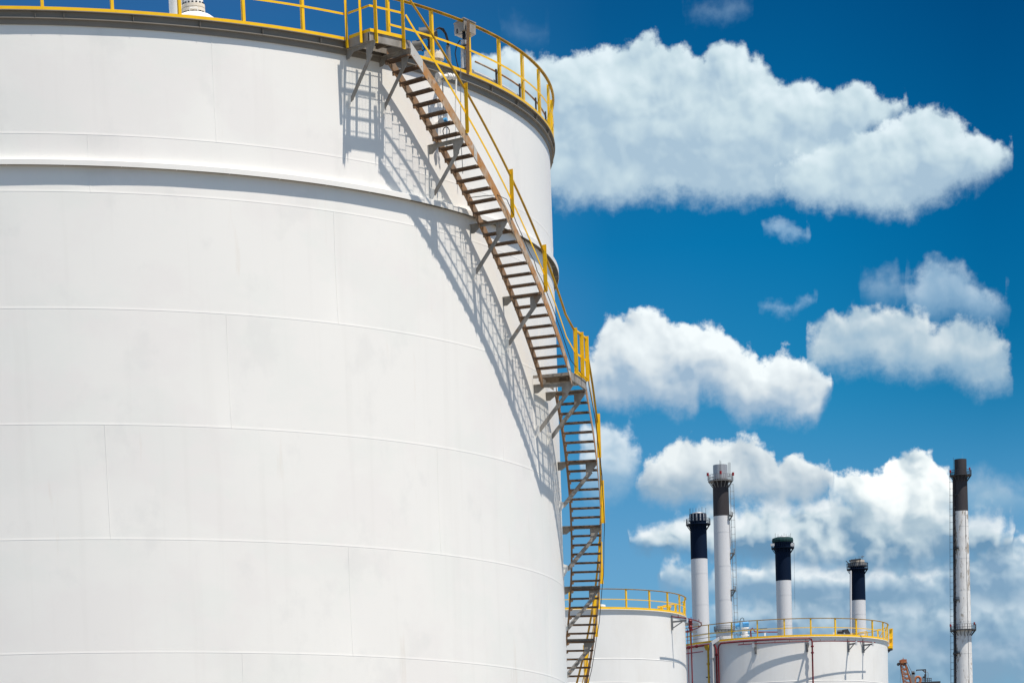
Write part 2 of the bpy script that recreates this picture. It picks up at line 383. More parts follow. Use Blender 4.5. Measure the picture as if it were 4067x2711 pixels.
# the top end plate of the stair under the top landing
def landing(a0, a1, zb, right_open, name="landing"):
    """grating deck with a channel frame; the deck's top at zb + .2"""
    b = MB(); h = .19; ro = R1 + (.87 if zb > 18 else .99); ri = R1 + .155 if zb > 18 else R1 + .16
    b.ring(C1, [(ro - .05, zb), (ro, zb), (ro, zb + h), (ro - .05, zb + h), (ro - .05, zb + h - .01), (ro - .01, zb + h - .01), (ro - .01, zb + .01), (ro - .05, zb + .01)], a0, a1, 10)
    b.ring(C1, [(ri, zb + .05), (ri + .01, zb + .05), (ri + .01, zb + h), (ri, zb + h)], a0, a1, 10)
    for a in (a0, a1):
        e = V((math.cos(rad(a)), math.sin(rad(a)), 0)); t = V((-math.sin(rad(a)), math.cos(rad(a)), 0)) * (1 if a == a0 else -1)
        L = ro - .052 - (R1 + .02)
        hh = h if zb > 18 else .07
        b.box(pol(C1, R1 + .02 + L/2, a, zb + h - hh/2) + t*.005, e*(L/2), t*.005, V((0, 0, hh/2)))
        if zb > 18: b.box(pol(C1, R1 + .02 + L/2, a, zb + .005) + t*.03, e*(L/2), t*.02, V((0, 0, .005)))
    ld = b.build(name, "galv", stair)
    gr = MB(); n = int((a1 - a0)*rad(1)*R1/.04)
    for i in range(1, n):
        a = a0 + (a1 - a0)*i/n; e = V((math.cos(rad(a)), math.sin(rad(a)), 0)); t = V((-e.y, e.x, 0)); L = ro - .055 - ri - .01
        gr.box(pol(C1, ri + .012 + L/2, a, zb + h - .018), e*(L/2), t*.0025, V((0, 0, .016)))
    for i in range(7):
        r = ri + .1 + .105*i; gr.ring(C1, [(r - .004, zb + h - .012), (r + .004, zb + h - .012), (r + .004, zb + h - .004), (r - .004, zb + h - .004)], a0 + .05, a1 - .05, 8)
    for f in (.33, .67):                              # joists under the deck
        a = a0 + (a1 - a0)*f; e = V((math.cos(rad(a)), math.sin(rad(a)), 0)); t = V((-e.y, e.x, 0))
        gr.box(pol(C1, (ri + ro)/2, a, zb + h - .075), e*((ro - ri)/2 - .06), t*.03, V((0, 0, .035)))
    gr.build("grating", "board", ld)
    return ld
l1 = landing(LAND1[0], LAND1[1], 20.44, True)
l2 = landing(LAND2[0], LAND2[1], 14.21, True)
# brackets carrying the stair from the shell: arm, shell gusset, outer gusset, diagonal brace
def bracket(a, zt, drop=1.05, foot_da=0.0, R1=R1):
    e = V((math.cos(rad(a)), math.sin(rad(a)), 0)); t = V((-e.y, e.x, 0)); up = V((0, 0, 1))
    def p(r, dz): return pol(C1, R1 + r, a, zt + dz)
    b = MB()
    b.plate([p(.0, 0), p(1.0, 0), p(1.0, -.085), p(.26, -.085), p(.10, -.20), p(.0, -.20)], t, .010)
    b.box(p(.5, -.005) - t*.03, e*.5, t*.022, up*.004)
    ob = b.build("bracket", "galv", stair)
    MB().plate([p(1.0, -.005), p(1.0, -.09), p(.80, -.34), p(.70, -.34), p(.70, -.005)], t, .012).build("gusset", "galv", ob)
    f = pol(C1, R1 + .06, a + foot_da, zt - drop)
    d = MB(); q = p(.80, -.24) + t*.0
    d.angle(q, f, .095, .011, t, (f - q).cross(t)); d.build("brace", "galv", ob)
    w = MB().plate([pol(C1, R1 - .01, a, f.z + .12), pol(C1, R1 + .11, a, f.z + .08), pol(C1, R1 + .11, a, f.z - .04), pol(C1, R1 - .01, a, f.z - .22)], t, .012)
    w.build("lug", "white", ob)
for (a, zt) in ((-48.3, 20.43), (-44.25, 20.43), (-37.9, 18.80), (-31.6, 17.31), (-25.5, 15.93), (-17.9, 14.20), (-13.2, 14.20), (-6.9, 12.76), (-1.2, 11.38), (4.1, 10.03), (8.9, 8.82), (13.6, 7.68), (18.7, 6.4)):
    bracket(a, zt)
# handrail posts (angle iron, yellow), built once at angle 0
pb = MB(); pb.angle((RO + .026, -.045, .0), (RO + .026, -.045, 1.06), .098, .010, (0, 1, 0), (1, 0, 0))
for zz in (.04, .09): pb.cyl((RO + .05, .0, zz), .007, .012, 6, (0, 0, 1))
hp = pb.build("handrail_post", "yellow", None, origin=(0, 0, 0)); hp.parent = stair
PA = [(-37.35, 18.92), (-30.75, 17.36), (-24.75, 15.96), (-17.2, 14.40), (-14.9, 14.40), (-12.75, 14.40), (-6.4, 12.83), (-1.0, 11.42), (4.4, 10.08), (9.2, 8.87), (13.9, 7.73), (19, 6.45)]
TOPL = [(-48.3, 20.62, .25), (-48.3, 20.62, .72), (-47.7, 20.45, 1.0), (-44.75, 20.45, 1.0)]
around(hp, [q[0] for q in PA], [q[1] - GROUND for q in PA])
for a in (-47.75, -44.6):
    q = pol(C1, R1 + .875 - (RO + .022), a, 20.42); ob = hp.copy(); COL.objects.link(ob); ob.parent = stair; ob.location = q - V((C1[0], C1[1], GROUND)); ob.rotation_euler = (0, 0, rad(a))
pb2 = MB(); pb2.angle((0, 0, 0), (0, 0, 1.25), .07, .009, (0, 1, 0), (1, 0, 0))
for i, rr in enumerate((.17, .66)):
    q = pol(C1, R1 + rr, LAND1[0] - .12, 20.44)
    ob = pb2.build("handrail_post", "yellow", None, origin=(0, 0, 0)); ob.parent = stair; ob.location = q - V((C1[0], C1[1], GROUND)); ob.rotation_euler = (0, 0, rad(LAND1[0] + 180))
def rail_path(dz):
    """points of a rail dz above the nosings, down both flights"""
    r = RO + .045; pts = [(-44.75, 20.63 + dz)]
    z = 20.3
    for i in range(40):
        z = 20.32 - (20.32 - 14.62)*i/39; pts.append((up_az(z), z + .06 + dz))
    pts += [(-17.2, 14.42 + dz), (-14.9, 14.42 + dz), (-12.75, 14.42 + dz)]
    for i in range(60):
        z = 13.95 - (13.95 - GROUND)*i/59; pts.append((lo_az(z), z + .06 + dz))
    return [pol(C1, r, a, zz) for a, zz in pts]
def bar_along(pts, w, h):
    b = MB()
    for p, q in zip(pts, pts[1:]): b.beam(p, q + (q - p).normalized()*.004, w, h)
    return b
bar_along(rail_path(.98), .05, .02).build("top_rail", "yellow_rail", stair)
bar_along(rail_path(.47), .010, .048).build("mid_rail", "yellow", stair)
# the top landing's rails and toe board
b = MB(); c = C1
e0 = pol(c, R1 + .17, LAND1[0], 0); e1 = pol(c, R1 + .885, LAND1[0] + .05, 0)
def fl(zz, w, h):
    b.beam((e0.x, e0.y, zz), (e1.x, e1.y, zz), w, h)
    b.ring(c, [(R1 + .885 - w/2, zz - h/2), (R1 + .885 + w/2, zz - h/2), (R1 + .885 + w/2, zz + h/2), (R1 + .885 - w/2, zz + h/2)], LAND1[0] + .05, LAND1[1] - .6, 6)
fl(21.17, .010, .045); fl(21.72, .045, .014)
b.build("landing_rail", "yellow", stair)
b = MB()
fl(20.665, .008, .07); b.build("toe_board", "yellow", stair)
b = MB(); b.ring(c, [(R1 + 1.0, 14.40), (R1 + 1.008, 14.40), (R1 + 1.008, 14.50), (R1 + 1.0, 14.50)], LAND2[0] + .9, LAND2[1] - .1, 8)
for (a0, a1, zz) in ((-17.2, -12.75, 14.89), (-17.2, -12.75, 15.44)):
    b.ring(c, [(R1 + 1.0, zz - .02), (R1 + 1.008, zz - .02), (R1 + 1.008, zz + .025), (R1 + 1.0, zz + .025)], a0, a1, 6)
b.build("toe_board", "yellow", stair)

# ------------------------------------------------------------------ things on and round the big tank
def zoom(ox, oy, k): return lambda x, y: (ox + k*x, oy + k*y)
Z1 = zoom(1250, 0, .4337); Z3 = zoom(1600, 600, .4464); Z4 = zoom(1950, 1200, .38265); Z5 = zoom(2100, 1700, .3509); Z6 = zoom(2200, 2200, .3258)
ZR = zoom(1650, 50, 1/3.92); Z7 = zoom(2650, 2200, .4037); ZB = zoom(2640, 2440, .1728); Z8 = zoom(2650, 1780, 1/2.7506); ZC = zoom(3500, 2560, 1/7.843)

# black cable tied along the stair's outer rail
pts = [hit(*Z3(590, 415), C1, R1 + .26), hit(*Z3(720, 400), C1, R1 + .6), hit(*Z3(840, 391), C1, R1 + .99), hit(*Z3(925, 430), C1, R1 + 1.05), hit(*Z3(985, 570), C1, R1 + 1.07)]
a_, z_ = azim(pts[-1], C1), pts[-1].z
for i in range(1, 9):
    zz = z_ + (15.98 - z_)*i/8; pts.append(pol(C1, R1 + 1.06 + .01*(i % 3), up_az(zz - .08) , zz + .03*(i % 2)))
for zz in (15.6, 15.2, 14.9, 14.62): pts.append(pol(C1, R1 + 1.07, up_az(zz - .1), zz))
pts += [pol(C1, R1 + 1.03, -15, 14.47), pol(C1, R1 + 1.03, -12.6, 14.45)]
for i in range(22):
    zz = 14.2 - .36*i; pts.append(pol(C1, R1 + 1.06 + .008*(i % 3), lo_az(zz - .05), zz + .03))
tag(MB().tube(pts, .009, 6).build("cable", "black"), "thin black cable tied along the outer side of the rusty stair", "cable")

# breather vent standing on the roof near the rim
vc = pol(C1, R1 - 1.6, -65.2, 0); vz = 20.66
vp = lambda px: None
vent = thing("roof_vent", (vc.x, vc.y, vz - .1), "fat white roof vent with a bolted cream flange behind the yellow rail", "vent")
q0 = at(770, 60, vc.y); cxy = (at(770, 60, vc.y).x, vc.y); z0 = q0.z
MB().ring(cxy, [(0.0, z0 + .02), (.24, z0 + .02), (.36, z0 - .03), (.46, z0 - .10), (.5, z0 - .3), (0, z0 - .3)], n=40).build("base_dome", "white_far", vent)
fb = MB(); fb.ring(cxy, [(0.0, z0 + .045), (.25, z0 + .045), (.25, z0 + .115), (0, z0 + .115)], n=40); fb.ring(cxy, [(0.0, z0 + .125), (.25, z0 + .125), (.25, z0 + .195), (0, z0 + .195)], n=40)
fb.cyl((cxy[0], cxy[1], z0), .21, .14, 32)
fl_ = fb.build("flange", "cream", vent)
def bolt_ring(parent, c, r, z, h, br, n, mat):
    b0 = MB().cyl((r, 0, 0), br, h, 6).build("bolt", mat, None, origin=(0, 0, 0)); b0.parent = parent; b0.location = V((c[0], c[1], z)) - parent_loc(parent)
    around(b0, [360*i/n for i in range(n)])
bolt_ring(fl_, cxy, .22, z0 + .01, .225, .022, 16, "dark")
MB().cyl((cxy[0], cxy[1], z0 + .195), .215, 1.1, 32).build("body", "white", vent)
hx = at(708, 40, vc.y + .1)
hb = MB().cyl((hx.x, hx.y, z0 - .15), .20, 1.3, 24); hb.build("side_pipe", "white", vent)
b = MB().tube([(cxy[0] - .06, cxy[1] - .34, z0 - .02), (cxy[0] - .06, cxy[1] - .34, z0 + .06), (cxy[0] + .11, cxy[1] - .34, z0 + .06), (cxy[0] + .11, cxy[1] - .34, z0 - .02)], .012, 6)
b.build("handle", "white", vent)

# level gauge: white bolted flange, dark stem and two grey housings
gy = 80.35
def G(x, y, Y=gy): return at(*ZR(x, y), Y)
gc = G(285, 700)
gauge = thing("level_gauge", (gc.x, gc.y, 20.6), "grey twin headed level gauge on a white bolted flange at the rim", "gauge")
fb = MB(); fb.cyl((gc.x, gc.y, gc.z - .06), .235, .10, 32); fb.cyl((gc.x, gc.y, gc.z + .045), .215, .045, 32); fb.cyl((gc.x, gc.y, gc.z - .5), .15, .45, 24)
fo = fb.build("flange", "cream", gauge)
bolt_ring(fo, (gc.x, gc.y), .19, gc.z + .085, .035, .024, 16, "white")
sb = MB().cyl(G(235, 650), .045, G(235, 420).z - G(235, 650).z, 12); sb.cyl(G(245, 540), .075, .12, 12); sb.cyl(G(240, 440), .06, .2, 12); sb.cyl(G(240, 230), .018, .12, 8)
sb.build("stem", "dark", gauge)
ax = (G(120, 320) - G(265, 300)).normalized()
h1 = MB().cyl(G(265, 305), .125, .27, 24, ax); h1.cyl(G(265, 305) + ax*.27, .135, .03, 24, ax); h1.cyl(G(345, 345), .09, .12, 20, ax)
h1.build("housing", "housing", gauge)
MB().cyl(G(160, 313) + ax*.09, .05, .03, 16, ax).build("lens", "black", gauge)
h2 = MB().cyl(G(100, 510), .115, .22, 24, ax); h2.build("housing", "housing", gauge)
for p_ in ([G(110, 390), G(100, 450), G(150, 530), G(210, 540), G(215, 470), G(180, 400)], [G(120, 530), G(145, 560), G(110, 610), G(100, 600), G(150, 570), G(230, 530)], [G(330, 500), G(380, 480)]):
    MB().tube(p_, .010, 6).build("wire", "black", gauge)

# conduit riser with cables looping over to the gauge
cr = thing("conduit_riser", G(535, 850, 80.8), "grey conduit pipe with black cables bending over beside the gauge", "pipe")
MB().tube([G(535, 900, 80.8), G(505, 520, 80.8)], .05, 12).build("conduit", "greypaint", cr)
b = MB()
for d in (0, 10, -10): b.tube([G(508 + d, 520, 80.8), G(500 + d, 430, 80.8), G(470 + d, 330, 80.8), G(425 + d, 265 - d, 80.7), G(370, 243 - d*.6, 80.6), G(320, 262, 80.5), G(300, 300, 80.4)], .016, 6)
b.build("cables", "black", cr)

# junction box on a post
by = 81.3
jb = thing("junction_box", at(*ZR(800, 940), by), "weathered metal junction box on a tall brown post at the rim", "junction box")
p00, p10, p20 = at(*ZR(600, 170), by - .0), at(*ZR(752, 130), by - .45), at(*ZR(935, 200), by)
zt = at(*ZR(752, 95), by - .45).z; zb_ = at(*ZR(752, 265), by - .45).z
b = MB(); k = p20 + p00 - p10
b.plate([V((p.x, p.y, (zt + zb_)/2)) for p in (p00, p10, p20, k)], (0, 0, 1), zt - zb_)
b.build("box", "galv", jb)
MB().plate([V((p.x, p.y, zt + .012)) for p in (p00 + (p00 - p20)*.03, p10 + (p10 - k)*.04, p20 + (p20 - p00)*.03, k + (k - p10)*.04)], (0, 0, 1), .02).build("lid", "galv", jb)
MB().cyl(at(*ZR(690, 335), by - .1), .08, .10, 12).build("gland", "dark", jb)
MB().angle(at(*ZR(790, 970), by - .35), at(*ZR(800, 120), by - .46), .07, .012, (1, -.2, 0), (0, 1, 0)).build("post", "rust_dark", jb)
b = MB()
for x in (738, 768, 788): b.tube([at(*ZR(x, 930), by - .3), at(*ZR(x, 430), by - .3)], .05 if x < 760 else .028, 10)
b.build("conduit", "silver", jb)
b = MB()
for x, d in ((745, 10), (765, 0), (780, -6)): b.tube([at(*ZR(x, 440), by - .3), at(*ZR(x - 5, 350), by - .3), at(*ZR(x + d - 18, 270), by - .25)], .02, 6)
b.tube([at(*ZR(735, 432), by - .3), at(*ZR(690, 440), by - .3), at(*ZR(640, 520), by - .3), at(*ZR(618, 640), by - .3), at(*ZR(650, 800), by - .3), at(*ZR(680, 900), by - .3)], .014, 6)
b.build("cables", "black", jb)
b = MB()
for y in (515, 880): b.beam(at(*ZR(700, y + 6), by - .36), at(*ZR(805, y - 8), by - .36), .02, .035)
b.build("clamps", "dark", jb)

# two pipes carried on stub posts just inside the rim
pr = thing("rim_pipe_run", pol(C1, R1 - .25, -20, 20.6), "silver and brown pipes running along the rim on short stub posts", "pipe")
MB().tube([pol(C1, R1 - .10, a, 20.80) for a in [-29.5 + .75*i for i in range(31)]], .06, 10).build("silver_pipe", "silver", pr)
MB().tube([pol(C1, R1 - .02, a, 21.02) for a in [-29.4 + .75*i for i in range(32)]], .022, 8).build("brown_pipe", "rust", pr)
sp = MB().cube((R1 + .02, .02, .22), .03, .06, .46)
so = sp.build("stub_post", "dark", None, origin=(0, 0, 0)); so.parent = pr; so.location = V((C1[0], C1[1], 20.6)) - parent_loc(pr)
around(so, [-25.5, -19.5, -13.8, -8.2])

# sampling line on the shell under the rim: flanged spool, drop pipe, wire, valve
sv = thing("sampling_line", pol(C1, R1, -35, 20.3), "white flanged sampling line with a thin drop pipe below the rim", "pipe fitting")
rr = R1 + .30
def H(x, y, r=rr): return hit(*ZR(x, y), C1, r)
b = MB(); b.tube([H(350, 985), H(630, 1000)], .035, 12)
for x in (352, 385, 500, 530, 580, 605): b.tube([H(x - 9, 985 + (x - 350)*.05), H(x + 9, 986 + (x - 350)*.05)], .072 if x not in (385, 580) else .055, 16)
b.tube([H(370, 1000), H(372, 1060, R1 + .2), H(380, 1070, R1 - .02)], .04, 10)
b.tube([H(628, 1000), H(634, 1050), H(630, 1300, R1 + .3), H(628, 1700, R1 + .3)], .022, 8)
b.build("spool", "white", sv)
MB().tube([H(430, 1040), H(422, 1120, R1 + .2), H(440, 1500, R1 + .12), hit(1763, 470, C1, R1 + .12)], .013, 6).build("hose", "greypaint", sv)
MB().tube([H(705, 880, R1 + .17), H(705, 1300, R1 + .17), hit(1830, 560, C1, R1 + .17), hit(1836, 640, C1, R1 + .17), hit(1838, 690, C1, R1 + .17)], .010, 6).build("wire", "greypaint", sv)
vv = thing("shell_valve", hit(1745, 490, C1, R1), "small white and blue hand valve on the shell behind the stair treads", "valve")
p0 = hit(1738, 492, C1, R1 + .02); p1 = hit(1765, 480, C1, R1 + .3)
MB().tube([p0, p0 + (p1 - p0)*.6], .055, 12).build("nozzle", "white", vv)
MB().cyl(p0 + (p1 - p0)*.55, .09, .05, 16, (p1 - p0)).build("flange", "greypaint", vv)
MB().tube([p1, p1 + V((.06, -.02, .02))], [.06, .05], 12).build("valve_body", "blue", vv)
c0 = hit(1772, 522, C1, R1 + .25)
MB().tube([c0 + V((.075*math.sin(i*.7), .02*i/9, .10*math.cos(i*.7))) for i in range(11)], .012, 6).build("coiled_wire", "black", vv)

# ------------------------------------------------------------------ the two tanks behind
def small_tank(c, R, zt, label, posts, spans, seams, ph=1.15):
    t = thing("storage_tank", (c[0], c[1], GROUND), label, "storage tank", "smaller tanks behind the big tank")
    b = MB(); prof = []
    zs = sorted(seams, reverse=True)
    prof = [(R, zt - .05)]
    for s in zs: prof += [(R, s + .03), (R + .012, s + .008), (R + .012, s), (R, s - .002)]
    prof += [(R, GROUND)]
    b.ring(c, prof, n=160, closed=False)
    b.build("shell", "white_far", t, sharp=20)
    MB().ring(c, [(R - .05, zt), (R + .11, zt), (R + .11, zt - .03), (R + .02, zt - .035), (R + .02, zt - .22), (R - .05, zt - .22)], n=160).build("rim", "white_far", t)
    MB().ring(c, [(R, zt - .02), (.3, zt + R*.09), (.3, zt + R*.09 - .05), (R, zt - .07)], n=120).build("roof", "roof", t)
    rim_rail(t, c, R + .08, zt, posts, spans, ph, w=.085, toe=.12)
    return t
C2, R2, T2 = (4.604, 206.436), 7.66, 21.0
C3, R3, T3 = (19.6816, 228.4857), 7.25, 21.15
zA = hit(*Z6(1000, 1273), C2, R2).z; zB = hit(*Z6(500, 1560), C2, R2).z; dz = zA - zB
tank2 = small_tank(C2, R2, T2, "small white tank with yellow rails directly behind the foot of the stair", [-85.7 + 13.05*i for i in range(-4, 15)], [(-140, 100)], [zA - dz*i for i in range(0, 12)])
zD = hit(*Z7(1500, 1240), C3, R3).z
tank3 = small_tank(C3, R3, T3, "small white tank draped with red pipes in front of the stacks", [-91.35 + 13.62*i for i in range(-6, 14)], [(-180, 90)], [zD - 2.2*i for i in range(0, 10)])

def pipe_support(c, R, a, z, L, label, group="pipe supports on the small tanks", w=.07):
    e = V((math.cos(rad(a)), math.sin(rad(a)), 0)); t = V((-e.y, e.x, 0)); up = V((0, 0, 1))
    r = thing("pipe_support", pol(c, R, a, z - .45), label, "bracket", group)
    MB().box(pol(c, R + .045, a, z - .05), e*.035, t*w, up*.42).build("back_plate", "greypaint", r)
    MB().box(pol(c, R + .08 + L/2, a, z), e*(L/2), t*.04, up*.05).build("arm", "greypaint", r)
    MB().beam(pol(c, R + .08, a, z - .36), pol(c, R + L*.75, a, z - .05), .05, .05).build("brace", "greypaint", r)
    MB().box(pol(c, R + .08 + L, a, z + .01), e*.012, t*.07, up*.13).build("end_plate", "glass", r)
# tank 2: ring line held on radial arms near its right edge
a2 = azim(hit(*Z6(1430, 760), C2, R2), C2); z2 = hit(*Z6(1500, 785), C2, R2 + .6).z - .1
pipe_support(C2, R2, a2, z2, .95, "grey steel arm at the rim of the tank behind the stair foot")
MB_ = MB().tube([pol(C2, R2 + .96, a, z2 + .13) for a in [azim(hit(*Z6(1440, 772), C2, R2 + .96), C2) + 2*i for i in range(36)]], .035, 8)
for q in range(6): MB_.cyl(pol(C2, R2 + .96, a2 - 6 + 11*q, z2 + .15), .02, .12, 6)
tag(MB_.build("spray_pipe", "red"), "thin red spray pipe ringing the tank behind the stair foot", "pipe", "red spray pipes")
a2b = azim(hit(2724, 2500, C2, R2 + .02), C2)
zf = at(*ZB(640, 240), 206).z
fr = thing("pipe_rack", pol(C2, R2, 0, zf - .5), "dark steel pipe rack jutting from the tank behind the stair", "pipe rack")
for i, (aa, zz, x1) in enumerate(((-6, zf + .02, 770), (2, zf - .30, 750), (4, zf + .22, 655))):
    q = at(*ZB(495, 240), 206); x_in = pol(C2, R2, aa, zz); x_out = V((at(*ZB(x1, 240), 206).x, x_in.y, zz))
    MB().beam(x_in, x_out, .10, .12).build("rack_beam", "greypaint", fr)
MB().beam(at(*ZB(505, 180), 206.3), at(*ZB(600, 300), 206.3), .07, .07).build("rack_brace", "greypaint", fr)
rs = thing("red_riser", at(*ZB(610, 345), 205.6) , "dark red vertical riser pipe with a bulbous valve between the small tanks", "pipe")
x_ = at(*ZB(612, 700), 205.6)
rp = MB().tube([V((x_.x, x_.y, GROUND)), V((x_.x, x_.y, at(*ZB(600, 340), 205.6).z))], .04, 12)
for y in (365, 340, 210): rp.cyl(at(*ZB(603, y), 205.6), .11, .05, 16)
rp.build("pipe", "red", rs)
zz = at(*ZB(600, 340), 205.6).z
MB().ring((x_.x - .02, x_.y), [(0, zz), (.10, zz + .02), (.13, zz + .16), (.06, zz + .32), (.12, zz + .42), (.13, zz + .52), (.05, zz + .66), (0, zz + .66)], n=20).build("valve", "red", rs)
MB().tube([V((x_.x, x_.y, zz - .05)), V((x_.x - .5, x_.y + .1, zz - .12))], .04, 8).build("branch", "red", rs)
# vertical red pipe hugging tank 2's edge
e2 = pol(C2, R2 + .12, -2, 0)
tag(MB().tube([V((e2.x, e2.y, GROUND)), V((e2.x, e2.y, zf - .2))], .022, 10).build("edge_pipe", "red"), "slim red pipe hugging the edge of the tank behind the stair", "pipe")
# roof hatch (white) and yellow access frame on tank 2
hc = at(*Z6(505, 640), 203); 
ht = thing("roof_hatch", (hc.x, hc.y, 21.0), "low white roof hatch seen between stair treads above the small tank", "hatch")
MB().cyl((hc.x, hc.y, hc.z - .35), .30, .35, 20).build("neck", "white_far", ht)
MB().ring((hc.x, hc.y), [(0, hc.z + .0), (.60, hc.z), (.60, hc.z + .09), (.25, hc.z + .14), (0, hc.z + .15)], n=24).build("lid", "white_far", ht)
yf = thing("access_frame", at(*Z6(1360, 690), 204.5), "yellow step frame inside the rail of the tank behind the stair", "step frame", "yellow step frames on the small tanks")
def Y2(x, y): return at(*Z6(x, y), 204.5)
MB().beam(Y2(1262, 642), Y2(1430, 636), .5, .07).build("step_plate", "yellow", yf)
for x in (1308, 1410): MB().beam(Y2(x, 640), Y2(x, 700), .12, .12).build("leg", "yellow", yf)
MB().beam(Y2(1330, 628), Y2(1478, 600), .05, .06).build("arm_rail", "yellow", yf)
MB().beam(Y2(1475, 600), Y2(1478, 700), .07, .07).build("post", "yellow", yf)

# tank 3: pipe supports, mains, risers
def a3(x, y, r=R3): return azim(hit(*Z7(x, y), C3, r), C3)
zs3 = hit(*Z7(870, 860), C3, R3).z
zp = hit(*Z7(1370, 825), C3, R3 + .33).z             # main pipe height
zq = hit(*Z7(1500, 853), C3, R3 + .75).z             # spray pipe height
for x, L, lb_ in ((870, .72, "grey pipe arm below the blue valve on the red piped tank"), (1372, .72, "grey pipe arm under the elbow where the red main turns down"),
             (1778, .75, "grey pipe arm below the dark motor on the red piped tank"), (1925, .75, "grey pipe arm nearest the yellow ladder cage side of the tank")):
    pipe_support(C3, R3, a3(x, 860), zq - .12, L, lb_)
aL, aE = a3(500, 880, R3 + .33), a3(1425, 828, R3 + .33)
pts = [pol(C3, R3 + .33, aL, GROUND)] + [pol(C3, R3 + .33, aL, zp - .35), pol(C3, R3 + .33, aL + .5, zp - .12), pol(C3, R3 + .33, aL + 1.6, zp)]
n = 40
pts += [pol(C3, R3 + .33, aL + 2 + (aE - aL - 3.5)*i/n, zp) for i in range(n + 1)]
pts += [pol(C3, R3 + .33, aE - .4, zp - .06), pol(C3, R3 + .33, aE, zp - .25), pol(C3, R3 + .33, aE, GROUND)]
mp = MB().tube(pts, .055, 10)
for zz in (zp - .55, zp - .95): mp.cyl(pol(C3, R3 + .33, aE, zz), .10, .09, 12)
tag(mp.build("fire_main", "red"), "red fire main arching under the rim and down the small tank face", "pipe")
sp = MB().tube([pol(C3, R3 + .75, a, zq) for a in [a3(697, 884, R3 + .75) + (a3(2045, 862, R3 + .75) - a3(697, 884, R3 + .75))*i/40 for i in range(41)]], .03, 8)
for x in (750, 1060, 1205, 1505, 1650, 1850): sp.cyl(pol(C3, R3 + .75, a3(x, 860, R3 + .75), zq), .018, .12, 6)
tag(sp.build("spray_pipe", "red"), "thin red spray pipe held out on arms across the red piped tank", "pipe", "red spray pipes")
# left-hand mains
aM = azim(hit(*ZB(1180, 760), C3, R3 + .25), C3); zM = hit(*ZB(900, 700), C3, R3 + .25).z
pts = [pol(C3, R3 + .25, aM, GROUND), pol(C3, R3 + .25, aM, zM - .3), pol(C3, R3 + .25, aM - .8, zM - .05), pol(C3, R3 + .25, aM - 2.2, zM)]
pts += [pol(C3, R3 + .25, aM - 3 - 3*i, zM) for i in range(20)]
mb = MB().tube(pts, .06, 12); mb.cyl(pol(C3, R3 + .25, aM, zM - .75), .10, .12, 14)
for a in (aM - 12, aM - 18): mb.tube([pol(C3, R3 + .25, a, zM), pol(C3, R3 + .25, a - .9, zM)], .10, 14)
tag(mb.build("foam_main", "red"), "thick dark red main running along the shaded side of the tank", "pipe")
tag(MB().tube([pol(C3, R3 + .6, aM - 6 - 2.5*i, zM - .42) for i in range(22)], .03, 8).build("spray_pipe", "red"), "thin red pipe below the thick main on the shaded tank side", "pipe", "red spray pipes")
# grey square duct folding over the rim
dk = thing("square_duct", hit(*ZB(1085, 1400), C3, R3 + .3), "grey square duct folding over the rim beside the red risers", "duct")
aD = azim(hit(*ZB(1095, 800), C3, R3 + .35), C3); zD1 = hit(*ZB(1080, 640), C3, R3 + .35).z
e = V((math.cos(rad(aD)), math.sin(rad(aD)), 0))
p = [pol(C3, R3 + .42, aD, GROUND), pol(C3, R3 + .42, aD, zD1)]
MB().beam(p[0], p[1], .2, .2, up=(.8, -.6, 0)).build("vertical_duct", "glass", dk)
p2 = pol(C3, R3 - .1, aD + 3.2, zD1 + .34); p3 = pol(C3, R3 - .75, aD + 6, zD1 + .36)
MB().beam(p[1] - V((0, 0, .05)), p2, .2, .2).build("sloped_duct", "glass", dk); MB().beam(p2 - (p3 - p2)*.05, p3, .2, .2).build("roof_duct", "glass", dk)
MB().cube((p[1].x, p[1].y, hit(*ZB(1075, 1000), C3, R3 + .42).z), .27, .27, .06).build("duct_joint", "greypaint", dk)
# yellow hopper and drain pipe
yd = thing("drain_hopper", hit(*ZB(1000, 1400), C3, R3 + .3), "yellow hopper box with a yellow drain pipe running down the tank", "drain pipe")
aY = azim(hit(*ZB(1000, 900), C3, R3 + .4), C3); zY0, zY1 = hit(*ZB(980, 700), C3, R3 + .4).z, hit(*ZB(980, 815), C3, R3 + .4).z
cY = pol(C3, R3 + .4, aY, 0)
b = MB().tube([V((cY.x, cY.y, zY1)), V((cY.x, cY.y, zY0 - .12)), V((cY.x, cY.y, zY0))], [.16, .24, .25], 4)
b.build("hopper", "yellow_rail", yd)
b = MB().tube([V((cY.x, cY.y, GROUND)), V((cY.x, cY.y, zY1))], .068, 12)
for y in (1120, 1150): b.cyl(V((cY.x, cY.y, hit(*ZB(1000, y), C3, R3 + .4).z)), .12, .05, 12)
b.build("drain", "yellow_rail", yd)
b = MB()
for y in (1430,): b.cube((cY.x, cY.y, hit(*ZB(1000, y), C3, R3 + .4).z), .36, .06, .06)
b.build("clamp", "dark", yd)
